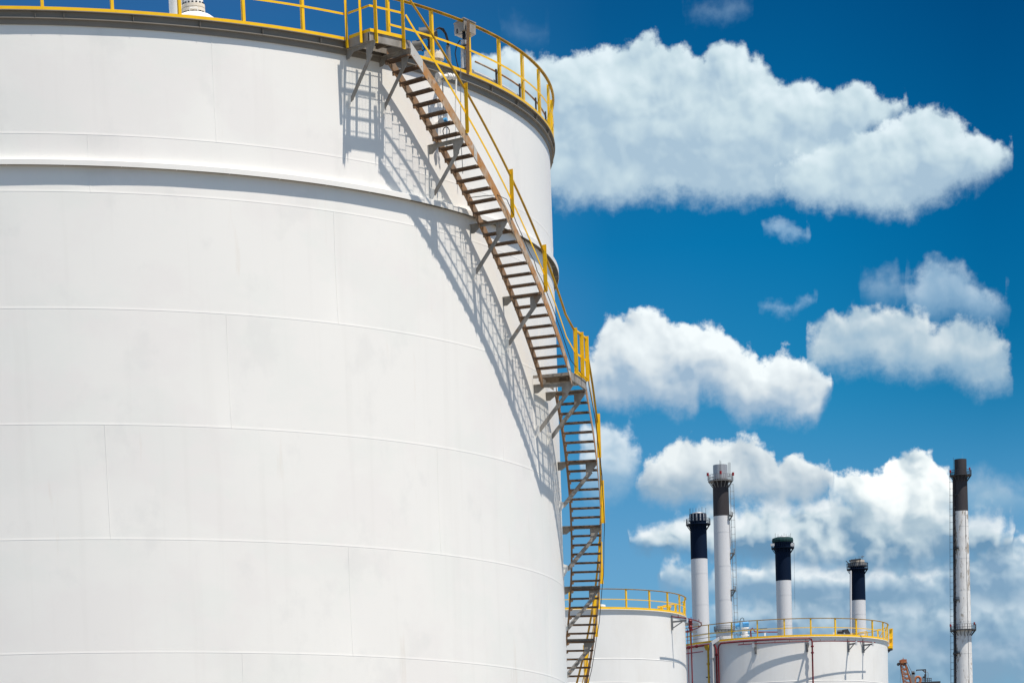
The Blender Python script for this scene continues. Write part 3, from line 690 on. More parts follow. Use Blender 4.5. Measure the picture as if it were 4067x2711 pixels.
# roof fittings of tank 3
def Y3(x, y, Y=224.5): return at(*Z7(x, y), Y)
bv = thing("motor_valve", Y3(765, 830), "bright blue motor valve on a white nozzle inside the yellow rail", "valve")
MB().cyl(Y3(765, 830), .19, Y3(765, 725).z - Y3(765, 830).z, 20).build("nozzle", "white_far", bv)
b = MB()
for y in (800, 728): b.cyl(Y3(765, y), .27, .06, 20)
b.build("flange", "white_far", bv)
MB().tube([Y3(742, 688), Y3(800, 682)], [.20, .19], 20).build("actuator", "blue", bv)
MB().tube([Y3(672, 705), Y3(712, 690)], .13, 16).build("actuator", "blue", bv)
MB().cyl(Y3(765, 725), .10, Y3(765, 690).z - Y3(765, 725).z, 12).build("bonnet", "blue", bv)
b = MB(); b.tube([Y3(716, 800), Y3(716, 650), Y3(724, 630), Y3(740, 622), Y3(752, 632), Y3(756, 660)], .022, 6); b.tube([Y3(690, 730), Y3(672, 720), Y3(682, 700), Y3(720, 672)], .018, 6); b.tube([Y3(680, 770), Y3(690, 795), Y3(718, 800), Y3(730, 760)], .018, 6)
b.build("cables", "black", bv)
rp = thing("roof_pipe", Y3(830, 820), "short red pipe elbow on the roof beside the blue valve", "pipe")
MB().tube([Y3(825, 810), Y3(820, 760), Y3(824, 735), Y3(845, 725)], .05, 10).build("elbow", "red", rp)
MB().tube([Y3(850, 730), Y3(858, 758), Y3(900, 763), Y3(1085, 763)], .04, 10).build("pipe", "red", rp)
MB().beam(Y3(962, 810), Y3(962, 766), .09, .09).build("support", "white_far", rp)
dm = thing("roof_winch", Y3(1740, 800, 223.5), "small dark winch motor on the roof behind the yellow rail", "winch")
W3 = lambda x, y: Y3(x, y, 223.5)
MB().tube([W3(1672, 765), W3(1735, 763)], [.13, .15], 14).build("motor", "dark", dm)
MB().plate([W3(1722, 742), W3(1775, 734), W3(1800, 782), W3(1760, 784)], (0, 1, 0), .35).build("guard", "dark", dm)
MB().beam(W3(1655, 786), W3(1800, 788), .5, .05).build("base", "greypaint", dm)
MB().cyl(W3(1640, 785), .06, .12, 10).build("cap", "white_far", dm)
yf = thing("access_frame", Y3(1900, 795, 223), "low yellow bar frame on the roof beside the dark winch", "step frame", "yellow step frames on the small tanks")
W4 = lambda x, y: Y3(x, y, 223)
MB().beam(W4(1800, 782), W4(1885, 778), .05, .06).build("bar", "yellow", yf); MB().beam(W4(1880, 772), W4(1965, 757), .05, .06).build("bar", "yellow", yf); MB().beam(W4(1965, 757), W4(1968, 800), .07, .07).build("post", "yellow", yf)
# yellow ladder landing on the right edge of tank 3
lc = thing("ladder_landing", pol(C3, R3 + .1, -4, T3 - .9), "yellow ladder cage landing on the far edge of the red piped tank", "landing")
def L3(x, y, Y=228.0): return at(*Z7(x, y), Y)
for x, y0, y1 in ((2190, 735, 938), (2202, 728, 940), (2214, 728, 935)): MB().beam(L3(x, y0), L3(x, y1), .06, .08).build("post", "yellow", lc)
for y in (735, 830): MB().beam(L3(2182, y), L3(2215, y - 3), .20, .05).build("rail", "yellow", lc)
MB().beam(L3(2170, 915), L3(2215, 913), .5, .14).build("toe_board", "yellow", lc)
MB().plate([L3(2170, 938), L3(2206, 940), L3(2175, 968)], (0, 1, 0), .08).build("gusset", "dark", lc)
MB().beam(L3(2168, 938), L3(2216, 938), .5, .05).build("deck", "dark", lc)
b = MB(); ly = 226
b.beam(L3(2068, 740, ly), L3(2072, 830, ly), .06, .06); b.beam(L3(2068, 738, ly), L3(2130, 735, ly), .05, .05); b.beam(L3(2080, 830, ly), L3(2130, 745, ly), .05, .05)
b.build("gate", "yellow", lc)
# thin conduits along the left rim of tank 3
b = MB()
for h in (.35, .62): b.tube([pol(C3, R3 - .05, -100 - 3*i, T3 + h) for i in range(26)], .02, 6)
tag(b.build("rim_conduit", "greypaint"), "thin grey conduits strung inside the rail above the yellow hopper", "conduit")

# ------------------------------------------------------------------ the stacks
def stack(Y, top, y0, x0, w0, yb, xb, wb, yband, mats, label, crown=None, platforms=(), ladder=None, rods=(), cap=None, worn=False):
    """top: photo row of the shaft's top; (x, width) at rows y0 and yb; yband: where the dark band ends"""
    def cx_(y): return x0 + (xb - x0)*(y - y0)/(yb - y0)
    def wd(y): return w0 + (wb - w0)*(y - y0)/(yb - y0)
    ym = (y0 + yb)/2; ax = at(cx_(ym), ym, Y); c = (ax.x, Y)
    zf = lambda y: at(cx_(y), y, Y).z
    rf_ = lambda y: span(wd(y)/2, Y)
    zt, zb, z1 = zf(top), zf(yband), zf(yb)
    slope = (rf_(yb) - rf_(top))/(zt - z1)
    rz = lambda z: rf_(top) + slope*(zt - z)
    t = thing("chimney_stack", (c[0], c[1], GROUND), label, "chimney", "chimney stacks behind the tanks")
    n = 48
    b = MB(); zs = [zb - .02] + [zb - (zb - GROUND)*f for f in (.1, .2, .4, .6, .8, 1)]
    b.ring(c, [(rz(z), z) for z in zs], n=n, closed=False)
    z = zb - 3
    while z > 45:
        b.ring(c, [(rz(z) - .05, z), (rz(z) + .018, z), (rz(z) + .018, z + .05), (rz(z) - .05, z + .05)], n=n); z -= 6.2
    b.build("shaft", mats[1], t)
    b = MB(); b.ring(c, [(rz(zt) - .25, zt), (rz(zt), zt), (rz(zb) + .012, zb), (rz(zb) - .05, zb)], n=n)
    b.build("dark_band", mats[0], t)
    if crown:
        (yc0, yc1, wc, mat) = crown; r = span(wc/2, Y); za, zc = zf(yc0), zf(yc1)
        MB().ring(c, [(r - .12, za), (r, za), (r, zc), (r - .12, zc)], n=n).build("crown", mat, t)
    if cap:
        (ycap, wc, mat) = cap; r = span(wc/2, Y); za = zf(ycap)
        MB().ring(c, [(r, za - .05), (r*.8, za + .25), (r*.3, za + .42), (0, za + .45), (0, za - .05)], n=n).build("cap", mat, t)
    for (yp, wp, yr, mat, a0, a1) in platforms:
        r = span(wp/2, Y); zp, zr = zf(yp), zf(yr); rs = rz(zp)
        pm = MB(); pm.ring(c, [(rs - .1, zp), (r, zp), (r, zp + .14), (rs - .1, zp + .14)], a0, a1, 48)
        po = pm.build("platform", mat, t)
        k = MB(); n_ = max(3, int(16*(a1 - a0)/360))
        for i in range(n_ + 1):
            a = a0 + (a1 - a0)*i/n_; k.beam(pol(c, rs - .05, a, zp - min(1.1, (r - rs)*1.3)), pol(c, r - .12, a, zp), .09, .12)
        k.build("platform_bracket", mat, po)
        k = MB()
        for i in range(n_*2 + 1):
            a = a0 + (a1 - a0)*i/(n_*2); k.beam(pol(c, r - .05, a, zp + .1), pol(c, r - .05, a, zr), .06, .06)
        for f in (.5, 1): k.ring(c, [(r - .08, zp + (zr - zp)*f - .03), (r - .02, zp + (zr - zp)*f - .03), (r - .02, zp + (zr - zp)*f + .03), (r - .08, zp + (zr - zp)*f + .03)], a0, a1, 40)
        k.build("platform_rail", mat, po)
    if ladder:
        (a, off, yt, mat) = ladder; zt_ = zf(yt)
        k = MB(); z = zt_
        q = lambda d, z, o=off: pol(c, rz(z) + o, a + deg(d/rz(z)), z)
        zbm = 35
        for d in (-.24, .24): k.tube([q(d, zt_), q(d, zbm)], .026, 5)
        while z > zbm: k.beam(q(-.24, z), q(.24, z), .04, .04); z -= .6
        for i in range(3):
            d = (-.35, 0, .35)[i]; k.tube([q(d, zt_, off + .65), q(d, zbm, off + .65)], .016, 4)
        z = zt_
        while z > zbm:
            pts_ = [q(.30*math.cos(x*math.pi/6)*1.2, z, off + .65*math.sin(x*math.pi/6)) for x in range(7)]
            k.tube(pts_, .018, 4); z -= 1.3
        z = zt_ - .5
        while z > zbm: k.beam(q(0, z, -.05), q(0, z, off), .05, .05); z -= 5
        k.build("ladder", mat, t)
    if rods:
        k = MB()
        for (x, y0_, y1_, dy) in rods: k.tube([at(x, y0_, Y + dy), at(x, y1_, Y + dy)], .035, 5)
        k.build("lightning_rods", "dark", t)
    return t, c, zf, rz
t1_, c, zf, rz = stack(705, 2040, 2082, 2773.3, 64.8, 2482, 2784, 67, 2219, ("navy", "stackwhite"), "thick white stack with black top, closest beside the tallest ladder stack",
    crown=(2040, 2072, 66.5, "navy"), cap=(2041, 58, "crown"), platforms=((2084, 97, 2060, "navy", 0, 360),),
    rods=[(2738, 2070, 2018, 0), (2743, 2062, 2017, 1), (2752, 2045, 2017, 1), (2764, 2040, 2015, 1.5), (2776, 2040, 2016, 1.5), (2788, 2040, 2012, 1), (2803, 2045, 2015, .5), (2717, 2072, 2062, 0)])
k = MB()
for i in range(14):
    a = i*360/14; k.box(pol(c, rz(zf(2055)) + .04, a, zf(2056)), V((0, 0, .7)), pol((0, 0), .05, a, 0), pol((0, 0), .13, a + 90, 0))
k.build("crown_fins", "crown", t1_)
t2_, c, zf, rz = stack(650, 1903, 1918, 2864.5, 61.9, 2482, 2874, 68, 2049, ("soot", "stackwhite"), "tall white stack with sooty brown top, silver crown and caged ladder",
    crown=(1846, 1903, 56, "crown"), platforms=((1912, 98, 1886, "greypaint", 0, 360), (2502, 84, 2486, "greypaint", 0, 360), (2050, 92, 2036, "greypaint", -45, 15), (2200, 100, 2184, "greypaint", -30, 5), (2346, 102, 2331, "greypaint", -38, 8)),
    ladder=(-14, .35, 1925, "greypaint"), rods=[(2859, 1905, 1826, -2), (2863, 1905, 1830, -2), (2811, 1908, 1884, 0), (2912, 1908, 1882, 0), (2892, 1890, 1836, .5), (2896, 1890, 1834, .5), (2900, 1890, 1836, .5)])
k = MB()
for (x, y) in ((2811, 1889), (2911.5, 1887), (2862, 1881)): k.cyl(at(x, y, 649 if x != 2862 else 647), .22, .55, 10)
k.build("beacons", "beacon", t2_)
k = MB(); pw_ = [(2886, 1918), (2887, 1960), (2889, 2030), (2890, 2050), (2892, 2062), (2897, 2075), (2899, 2110), (2901, 2165), (2893, 2183), (2894, 2250), (2896, 2400), (2897, 2440)]
k.tube([at(x, y, 649.4) for x, y in pw_], .13, 8); k.build("white_conduit", "glass", t2_)
t3_, c, zf, rz = stack(720, 2150, 2180, 3109, 62, 2519, 3117.5, 60, 2305, ("navy", "stackwhite"), "white stack with black top wrapped in green netting",
    crown=(2140, 2178, 70, "navy"), cap=(2136, 60, "crown"), platforms=((2177, 91, 2158, "navy", 0, 360),),
    rods=[(x, 2145, 2116 + (i % 3)*3, 0) for i, x in enumerate((3079, 3090, 3105, 3114, 3122, 3134, 3140))])
r = span(41.5, 720)
MB().ring(c, [(r, zf(2153)), (r + .05, zf(2145)), (r - .05, zf(2137)), (r - .5, zf(2134)), (r - .5, zf(2140)), (r - .15, zf(2153))], n=20).build("netting", "green", t3_, sharp=10)
k = MB().tube([at(3152, 2170, 719), at(3154, 2190, 719), at(3156, 2330, 719), at(3157, 2420, 719)], .02, 5); k.build("rope", "dark", t3_)
k = MB()
for x in (3068, 3148): k.cube(at(x, 2162, 716), .8, .3, .5)
k.build("floodlights", "glass", t3_)
t4_, c, zf, rz = stack(740, 2244, 2267, 3406, 58, 2381, 3407.5, 59, 2383, ("navy", "stackwhite"), "shortest stack with a black top and bleached open crown",
    crown=(2224, 2240, 57, "beige"), platforms=((2261, 85, 2236, "navy", 0, 360),),
    rods=[(3412, 2226, 2206, 0), (3420, 2226, 2205, 0), (3426, 2226, 2204, 0), (3398, 2226, 2213, 0)])
k = MB(); k.ring(c, [(rz(zf(2240)) + .1, zf(2250)), (rz(zf(2240)) + .45, zf(2250)), (rz(zf(2240)) + .45, zf(2236)), (rz(zf(2240)) + .1, zf(2236))], n=36); k.build("collar", "greypaint", t4_)
k = MB(); k.beam(at(3372, 2226, 738), at(3418, 2219, 738), .25, .3); k.beam(at(3380, 2222, 738), at(3420, 2218, 739), .2, .2); k.beam(at(3416, 2219, 738), at(3414, 2238, 738), .18, .18); k.beam(at(3360, 2226, 738), at(3373, 2238, 738), .15, .15); k.tube([at(3420, 2210, 739), at(3432, 2208, 739)], .08, 5)
k.build("jib", "dark", t4_)
k = MB().tube([at(3378.5, 2265, 737.5), at(3379.5, 2640, 737.5)], .22, 8); k.build("drain_pipe", "stackwhite", t4_)
t5_, c, zf, rz = stack(690, 1880, 1896, 3813, 51, 2706, 3831, 69, 2029, ("soot", "stackworn"), "tall flaking white stack with a brown top standing alone at the edge",
    crown=(1824, 1884, 48, "soot"), platforms=((1890, 86, 1868, "dark", 0, 360), (2503, 104, 2480, "dark", 0, 360), (1967, 62, 1962, "dark", 130, 240), (2180, 70, 2172, "dark", 130, 240), (2384, 76, 2372, "dark", 130, 240), (2595, 84, 2588, "dark", 130, 240)),
    ladder=(182, .30, 1885, "dark"), rods=[(3786.5, 1890, 1816, -1), (3774, 1886, 1868, 0), (3852, 1886, 1862, 0)])
k = MB(); k.tube([pol(c, rz(z) + .16, 196, z) for z in (zf(1893), zf(2200), zf(2500), zf(2706), 20)], .24, 8)
for y in range(1910, 2700, 26): z = zf(y); k.beam(pol(c, rz(z) - .05, 200, z), pol(c, rz(z) + .35, 200, z), .5, .12)
k.build("cable_tray", "soot", t5_)
k = MB()
for (x, y) in ((3774, 1876), (3851, 1866), (3870, 2479), (3775, 2487)): k.cyl(at(x, y, 689), .17, .5, 8)
k.build("beacons", "beacon", t5_)
k = MB()
for a in (-62,): k.tube([pol(c, rz(z) + .03, a, z) for z in (zf(2031), zf(2706), 20)], .05, 6)
k.build("earth_strip", "greypaint", t5_)

# ------------------------------------------------------------------ rusty crane and the davit platform on the skyline
CYd = 600
K = lambda x, y, d=0: at(*ZC(x, y), CYd + d)
cr = thing("harbour_crane", (K(1000, 1184).x + 1, CYd, GROUND), "rusty lattice boom crane leaning beside the flaking stack", "crane")
b = MB(); A0, A1, B0, B1 = K(605, 615), K(700, 1184), K(755, 615), K(925, 1184)
f = 3.0
A2, B2 = A0 + (A1 - A0)*f, B0 + (B1 - B0)*f
for d in (-.5, .5):
    o_ = V((0, d, 0)); b.beam(A0 + o_, A2 + o_, .16, .16); b.beam(B0 + o_, B2 + o_, .18, .18)
    n = 24
    for i in range(n):
        p, q = A0 + (A2 - A0)*(i/n), B0 + (B2 - B0)*((i + 1)/n); p2, q2 = B0 + (B2 - B0)*(i/n), A0 + (A2 - A0)*((i + 1)/n)
        b.beam((p if i % 2 else p2) + o_, (q if i % 2 else q2) + o_, .09, .09)
        if i % 2 == 0: b.beam(p + o_, p2 + o_, .10, .12)
for i in range(0, 24, 2):
    for s_, e_ in ((A0, A2), (B0, B2)): p = s_ + (e_ - s_)*(i/24); b.beam(p + V((0, -.5, 0)), p + V((0, .5, 0)), .1, .1)
b.build("boom", "cranerust", cr)
b = MB(); b.plate([K(575, 470), K(640, 445), K(780, 450), K(785, 590), K(690, 600), K(580, 595)], (0, 1, 0), 1.2)
b.beam(K(550, 492, -.7), K(660, 480, -.7), .12, .14); b.beam(K(600, 530, -.7), K(770, 520, -.7), .15, .25); b.cyl(K(685, 445), .06, .3, 6)
b.build("boom_head", "cranerust", cr)
MB().cyl(K(540, 590, -.3), .27, .5, 16, (0, 1, 0)).build("sheave", "dark", cr)
MB().cyl(K(750, 570, -.65), .22, .2, 16, (0, 1, 0)).build("sheave", "dark", cr)
b = MB(); b.tube([K(795, 520), K(970, 880)], .035, 5); b.tube([K(780, 600), K(935, 980)], .06, 5); b.tube([K(600, 740, .2), K(592, 1184, .2), K(586, 1500, .2)], .02, 5)
b.build("cables", "dark", cr)
b = MB(); b.cube(K(990, 950), .5, .5, 1.5); b.cube(K(1000, 885), .6, .5, .3); b.cube(K(960, 1110), .8, .8, 1.8)
b.build("gantry_head", "greypaint", cr)
b = MB(); pts_ = [K(1050, 1500), K(1050, 1120), K(1062, 1040), K(1105, 992), K(1160, 985), K(1210, 1020), K(1228, 1080), K(1215, 1140), K(1180, 1184)]
b.tube(pts_, .23, 10); b.build("exhaust_bend", "cranerust", cr)
b = MB(); m_ = (A2 + B2)/2; b.cube((m_.x + 2, CYd, m_.z - 3), 8, 4, 6); b.cube((m_.x + 2, CYd, (m_.z - 6 + GROUND)/2), 3, 3, m_.z - 6 - GROUND)
b.build("machine_house", "cranerust", cr)
dv = thing("davit_platform", (K(1400, 1184).x, CYd + 6, GROUND), "dark railed platform with a small lifting davit beside the crane", "platform")
K2 = lambda x, y: at(*ZC(x, y), CYd + 6)
b = MB(); b.beam(K2(1383, 1300), K2(1380, 752), .16, .18); b.beam(K2(1385, 762), K2(1092, 778), .16, .18); b.beam(K2(1095, 775), K2(1100, 808), .12, .12); b.beam(K2(1375, 860), K2(1290, 785), .12, .12)
b.cube(K2(1370, 940), .35, .3, .4); b.build("davit", "dark", dv)
MB().beam(K2(1270, 778), K2(1395, 818), .1, .14).build("strut", "glass", dv)
MB().tube([K2(1458, 1200), K2(1460, 880), K2(1450, 845), K2(1430, 830), K2(1400, 826)], .05, 6).build("lamp_pole", "greypaint", dv)
b = MB()
for y in (1020, 1080): b.beam(K2(1235, y), K2(1570, y + 10), .08, .10)
for x in (1240, 1300, 1345, 1440, 1500, 1555): b.beam(K2(x, 1020), K2(x, 1200), .09, .09)
b.build("rail", "dark", dv)
b = MB(); q = K2(1400, 1215); b.cube((q.x, q.y, q.z), 4.6, 3.5, .6); b.cube((q.x, q.y, (q.z + GROUND)/2), 2.6, 2.6, q.z - GROUND - .5); b.cube(K2(1340, 1000), .5, .5, .3)
b.build("tower", "dark", dv)

# ------------------------------------------------------------------ sun
SUN_AZ, SUN_EL = -38.0, 67.2
sd = bpy.data.lights.new("sun", "SUN"); so = bpy.data.objects.new("sun", sd); COL.objects.link(so)
sdir = V((math.cos(rad(SUN_AZ))*math.cos(rad(SUN_EL)), math.sin(rad(SUN_AZ))*math.cos(rad(SUN_EL)), math.sin(rad(SUN_EL))))
so.rotation_euler = sdir.to_track_quat("Z", "Y").to_euler(); so.location = sdir*200
sd.energy = 5.0; sd.angle = rad(.53); sd.color = (1, .915, .81)

# ------------------------------------------------------------------ sky with clouds
w = bpy.data.worlds.new("World"); sc.world = w; w.use_nodes = True
t = NT(w.node_tree); bg = t.n["Background"]
sky = t.new("ShaderNodeTexSky", sky_type="NISHITA"); sky.sun_disc = False
sky.sun_elevation = rad(SUN_EL); sky.sun_rotation = rad(90 - SUN_AZ); sky.altitude = 0; sky.air_density = 1.0; sky.dust_density = .6; sky.ozone_density = 1.6
SKY = .10
bg.inputs["Strength"].default_value = SKY
tc = t.new("ShaderNodeTexCoord").outputs["Generated"]
sep = t.new("ShaderNodeSeparateXYZ"); t.l.new(tc, sep.inputs[0]); X, Y, Z = sep.outputs
azd = t.m("MULTIPLY", t.m("ARCTAN2", X, Y), 57.29578); eld = t.m("MULTIPLY", t.m("ARCSINE", Z), 57.29578)
A0, AW, E0, EH = -1.0, 10.5, 4.0, 12.5
U = t.m("DIVIDE", t.m("SUBTRACT", azd, A0), AW); VV = t.m("DIVIDE", t.m("SUBTRACT", eld, E0), EH)
def dirUV(x, y):                                     # photo overview (2352 wide) -> normalised azimuth / elevation
    d = ray(x*1.7293, y*1.7293).normalized()
    return ((deg(math.atan2(d.x, d.y)) - A0)/AW, (deg(math.asin(d.z)) - E0)/EH)
comb = t.new("ShaderNodeCombineXYZ"); t.l.new(azd, comb.inputs[0]); t.l.new(eld, comb.inputs[1]); PV = comb.outputs[0]
# blue grading of the clear sky by elevation (deepest near the frame top, raised above it as added fill light) and by bearing
E9 = t.m("DIVIDE", eld, 90.0, clamp=True)
tint = t.ramp(E9, [(4/90, (.40, .66, .88)), (6.9/90, (.285, .583, .80)), (9.3/90, (.075, .475, .70)), (11.5/90, (.009, .393, .635)), (15.4/90, (.004, .235, .435)), (22/90, (.10, .40, .65)), (40/90, (.35, .65, .85)), (1.0, (.50, .80, .95))])
def AZ_(a): return (a + 60)/120
bearing = t.m("DIVIDE", t.m("ADD", azd, 60.0), 120.0, clamp=True)
latl = t.ramp(bearing, [(AZ_(-16), (1, 1, 1)), (AZ_(-10), (24, 1.4, 1.28)), (AZ_(-3), (20, 1.4, 1.28)), (AZ_(.9), (9, 1.24, 1.14)), (AZ_(2.4), (1.8, 1, 1)), (AZ_(4), (1, 1, 1))])
latr = t.ramp(bearing, [(AZ_(3.5), (1, 1, 1)), (AZ_(5.7), (.5, .93, .95)), (AZ_(8.5), (.15, .70, .77)), (AZ_(14), (.6, .8, .85)), (AZ_(30), (1, 1, 1))])
graded = t.mix(1.0, sky.outputs[0], tint, "MULTIPLY")
skyc = t.mix(t.ramp(E9, [(9.6/90, 0.0), (12.5/90, 1.0), (16.5/90, 1.0), (20/90, 0.0)]), graded, t.mix(1.0, graded, latl, "MULTIPLY"))
skyc = t.mix(t.ramp(E9, [(7/90, 0.0), (10/90, 1.0), (16.5/90, 1.0), (20/90, 0.0)]), skyc, t.mix(1.0, skyc, latr, "MULTIPLY"))
# noise shared by every cloud
def offs(vec, dx, dy): return t.mapv(vec, (1, 1, 1), (dx, dy, 0))
nb = t.new("ShaderNodeTexNoise"); nb.noise_dimensions = "2D"; nb.inputs["Scale"].default_value = 1.15; nb.inputs["Detail"].default_value = 7; nb.inputs["Roughness"].default_value = .50; t.l.new(PV, nb.inputs["Vector"])
sepn = t.new("ShaderNodeSeparateColor"); t.l.new(nb.outputs["Color"], sepn.inputs[0])
wu = t.m("SUBTRACT", sepn.outputs[0], .5); wv = t.m("SUBTRACT", sepn.outputs[1], .5)
U2 = t.m("ADD", U, t.m("MULTIPLY", wu, .009)); V2 = t.m("ADD", VV, t.m("MULTIPLY", wv, .012))
n1 = t.noise(PV, 2.6, 8, .51, dims="2D"); n1o = t.noise(offs(PV, .06, .09), 2.6, 5, .54, dims="2D") 
n2 = t.noise(offs(PV, 5.3, 2.2), .9, 4, .5, dims="2D"); n2o = t.noise(offs(PV, 5.3 + .25, 2.2 + .32), .9, 3, .5, dims="2D")
wcomb = t.new("ShaderNodeCombineXYZ"); t.l.new(t.m("ADD", azd, t.m("MULTIPLY", wu, .55)), wcomb.inputs[0]); t.l.new(t.m("ADD", eld, t.m("MULTIPLY", wv, .55)), wcomb.inputs[1])
def vor(dx, dy, scale):
    n = t.new("ShaderNodeTexVoronoi"); n.voronoi_dimensions = "2D"; n.feature = "SMOOTH_F1"; n.inputs["Scale"].default_value = scale; n.inputs["Smoothness"].default_value = .55
    t.l.new(offs(wcomb.outputs[0], dx, dy), n.inputs["Vector"]); return n.outputs["Distance"]
va, vb = vor(0, 0, 2.3), vor(3.1, 1.7, 5.2)
vao, vbo = vor(.07, .12, 2.3), vor(3.1 + .035, 1.7 + .06, 5.2)
lump = t.m("ADD", t.m("MULTIPLY", t.m("SUBTRACT", .42, va), .70), t.m("MULTIPLY", t.m("SUBTRACT", .42, vb), .30))
lumpl = t.m("ADD", t.m("MULTIPLY", t.m("SUBTRACT", vao, va), .40), t.m("MULTIPLY", t.m("SUBTRACT", vbo, vb), .20))
puff = t.m("ADD", t.m("ADD", t.m("MULTIPLY", t.m("SUBTRACT", n1, n1o), .16), lumpl), t.m("MULTIPLY", t.m("SUBTRACT", n2, n2o), 1.5))
fray = t.m("SUBTRACT", n1, .5)
fine = t.m("MULTIPLY", t.m("SUBTRACT", t.noise(PV, 9.0, 5, .6, dims="2D"), .5), .012)
def K10(c): return tuple(x/SKY for x in lin(c))
def cloud(col, top, bot, soft_t=.0065, soft_b=.018, op=1.0, lit=(.84, .875, .89), mid=(.73, .785, .81), shade=(.57, .655, .725), fr=.017, tb=.5, pf=1.0, lp=.017, tg=.6, cv=None, lo=-.8, frb=1.2, ed=.14):
    n = t.new("ShaderNodeRGBCurve"); mp = n.mapping; mp.use_clip = False
    if cv: top, bot = [cv(*p) for p in top], [cv(*p) for p in bot]
    a, b = [dirUV(*p) for p in top], [dirUV(*p) for p in bot]
    def fill(cu, pts):
        pp = []
        for p in sorted(pts):
            if not pp or p[0] > pp[-1][0] + .0015: pp.append(p)
        while len(cu.points) > 2: cu.points.remove(cu.points[-1])
        cu.points[0].location = pp[0]; cu.points[1].location = pp[-1]
        for p in pp[1:-1]: cu.points.new(*p)
        for i_, p in enumerate(cu.points): p.handle_type = "VECTOR" if i_ < 3 or i_ > len(cu.points) - 4 else "AUTO_CLAMPED"
    a0 = (min(a[0][0], b[0][0]) - .008, (a[0][1] + b[0][1])/2); a1 = (max(a[-1][0], b[-1][0]) + .008, (a[-1][1] + b[-1][1])/2)
    T_ = [(a0[0], a0[1] - .05)] + a + [(a1[0], a1[1] - .05)]; B_ = [(a0[0], a0[1] + .05)] + b + [(a1[0], a1[1] + .05)]
    fill(mp.curves[0], T_); fill(mp.curves[1], T_); fill(mp.curves[2], B_); mp.update()
    cc = t.new("ShaderNodeCombineColor"); EPS = .006
    t.l.new(U2, cc.inputs[0]); t.l.new(t.m("ADD", U2, EPS), cc.inputs[1]); t.l.new(U2, cc.inputs[2])
    t.l.new(cc.outputs[0], n.inputs["Color"])
    q = t.new("ShaderNodeSeparateColor"); t.l.new(n.outputs[0], q.inputs[0]); T, TE, B = q.outputs
    sl = t.m("MINIMUM", t.m("ABSOLUTE", t.m("MULTIPLY", t.m("SUBTRACT", TE, T), EH/AW/EPS)), 2.2)
    dT = t.m("DIVIDE", t.m("SUBTRACT", T, V2), t.m("SQRT", t.m("ADD", 1.0, t.m("MULTIPLY", sl, sl))))
    ft = t.m("ADD", t.m("MULTIPLY", fray, fr), fine)
    dT2 = t.m("ADD", t.m("ADD", dT, ft), t.m("MULTIPLY", lump, lp))
    dB2 = t.m("ADD", t.m("ADD", t.m("SUBTRACT", V2, B), t.m("MULTIPLY", ft, frb)), t.m("MULTIPLY", lump, lp*.5))
    al = t.m("SMOOTH_MIN", t.m("DIVIDE", dT2, soft_t), t.m("DIVIDE", dB2, soft_b), .3)
    ua, ub = min(a[0][0], b[0][0]) - .002, max(a[-1][0], b[-1][0]) + .002
    dE = t.m("ADD", t.m("MULTIPLY", t.m("MINIMUM", t.m("SUBTRACT", U2, ua), t.m("SUBTRACT", ub, U2)), AW/EH), t.m("ADD", t.m("MULTIPLY", ft, 1.3), t.m("MULTIPLY", lump, lp*1.5)))
    al = t.m("SMOOTH_MIN", al, t.m("DIVIDE", dE, soft_t*1.6), 1.2)
    mr = t.new("ShaderNodeMapRange"); mr.interpolation_type = "SMOOTHSTEP"; t.l.new(al, mr.inputs[0]); mr.inputs[1].default_value = lo; mr.inputs[2].default_value = lo + 1.6
    alpha = t.m("MULTIPLY", mr.outputs[0], op)
    th = t.m("DIVIDE", t.m("SUBTRACT", V2, B), t.m("MAXIMUM", t.m("SUBTRACT", T, B), .012))
    br = t.m("ADD", t.m("MULTIPLY", th, tg), t.m("MULTIPLY", t.m("MULTIPLY", puff, pf), t.m("ADD", .55, t.m("MULTIPLY", th, .7, clamp=True))))
    edge = t.m("SUBTRACT", 1.0, t.m("DIVIDE", dT2, .055, clamp=True), clamp=True)
    br = t.m("ADD", br, t.m("MULTIPLY", edge, ed))
    cl = t.ramp(t.m("ADD", br, tb - .5), [(.02, lin(shade)), (.48, lin(mid)), (1.0, lin(lit))])
    return t.mix(alpha, col, cl)
def ZD(x, y): return (x*.7232 + 1379.7, y*.7232 + 983)
def ZU(x, y): return ((3180 + .6694*x)/1.7293, (1000 + .6694*y)/1.7293)
c_ = t.mix(1.0, skyc, (SKY, SKY, SKY), "MULTIPLY")
# low grey layers, far to near
c_ = cloud(c_, [(430, 450), (560, 405), (800, 395), (1000, 395), (1200, 385), (1400, 370)], [(430, 600), (640, 800), (900, 900), (1200, 900), (1400, 900)], .04, .09, .88, lit=(.62, .70, .76), mid=(.53, .635, .71), shade=(.44, .56, .655), cv=ZD, tg=.35, pf=1.6)
c_ = cloud(c_, [(860, 700), (940, 672), (1000, 680), (1070, 705), (1200, 700), (1270, 690), (1344, 700)], [(860, 730), (950, 740), (1070, 745), (1200, 750), (1344, 770)], .02, .04, .75, lit=(.72, .77, .81), mid=(.62, .70, .76), shade=(.47, .585, .68), cv=ZD)
c_ = cloud(c_, [(330, 570), (430, 560), (520, 545), (600, 572), (680, 560), (780, 556), (850, 588), (950, 570), (1050, 578), (1180, 545), (1260, 562), (1380, 540)], [(330, 640), (500, 650), (700, 650), (900, 660), (1100, 650), (1380, 655)], .022, .06, .85, lit=(.73, .785, .82), mid=(.59, .68, .745), shade=(.42, .545, .66), tg=.8, cv=ZD, tb=.46, pf=1.6, lp=.035)
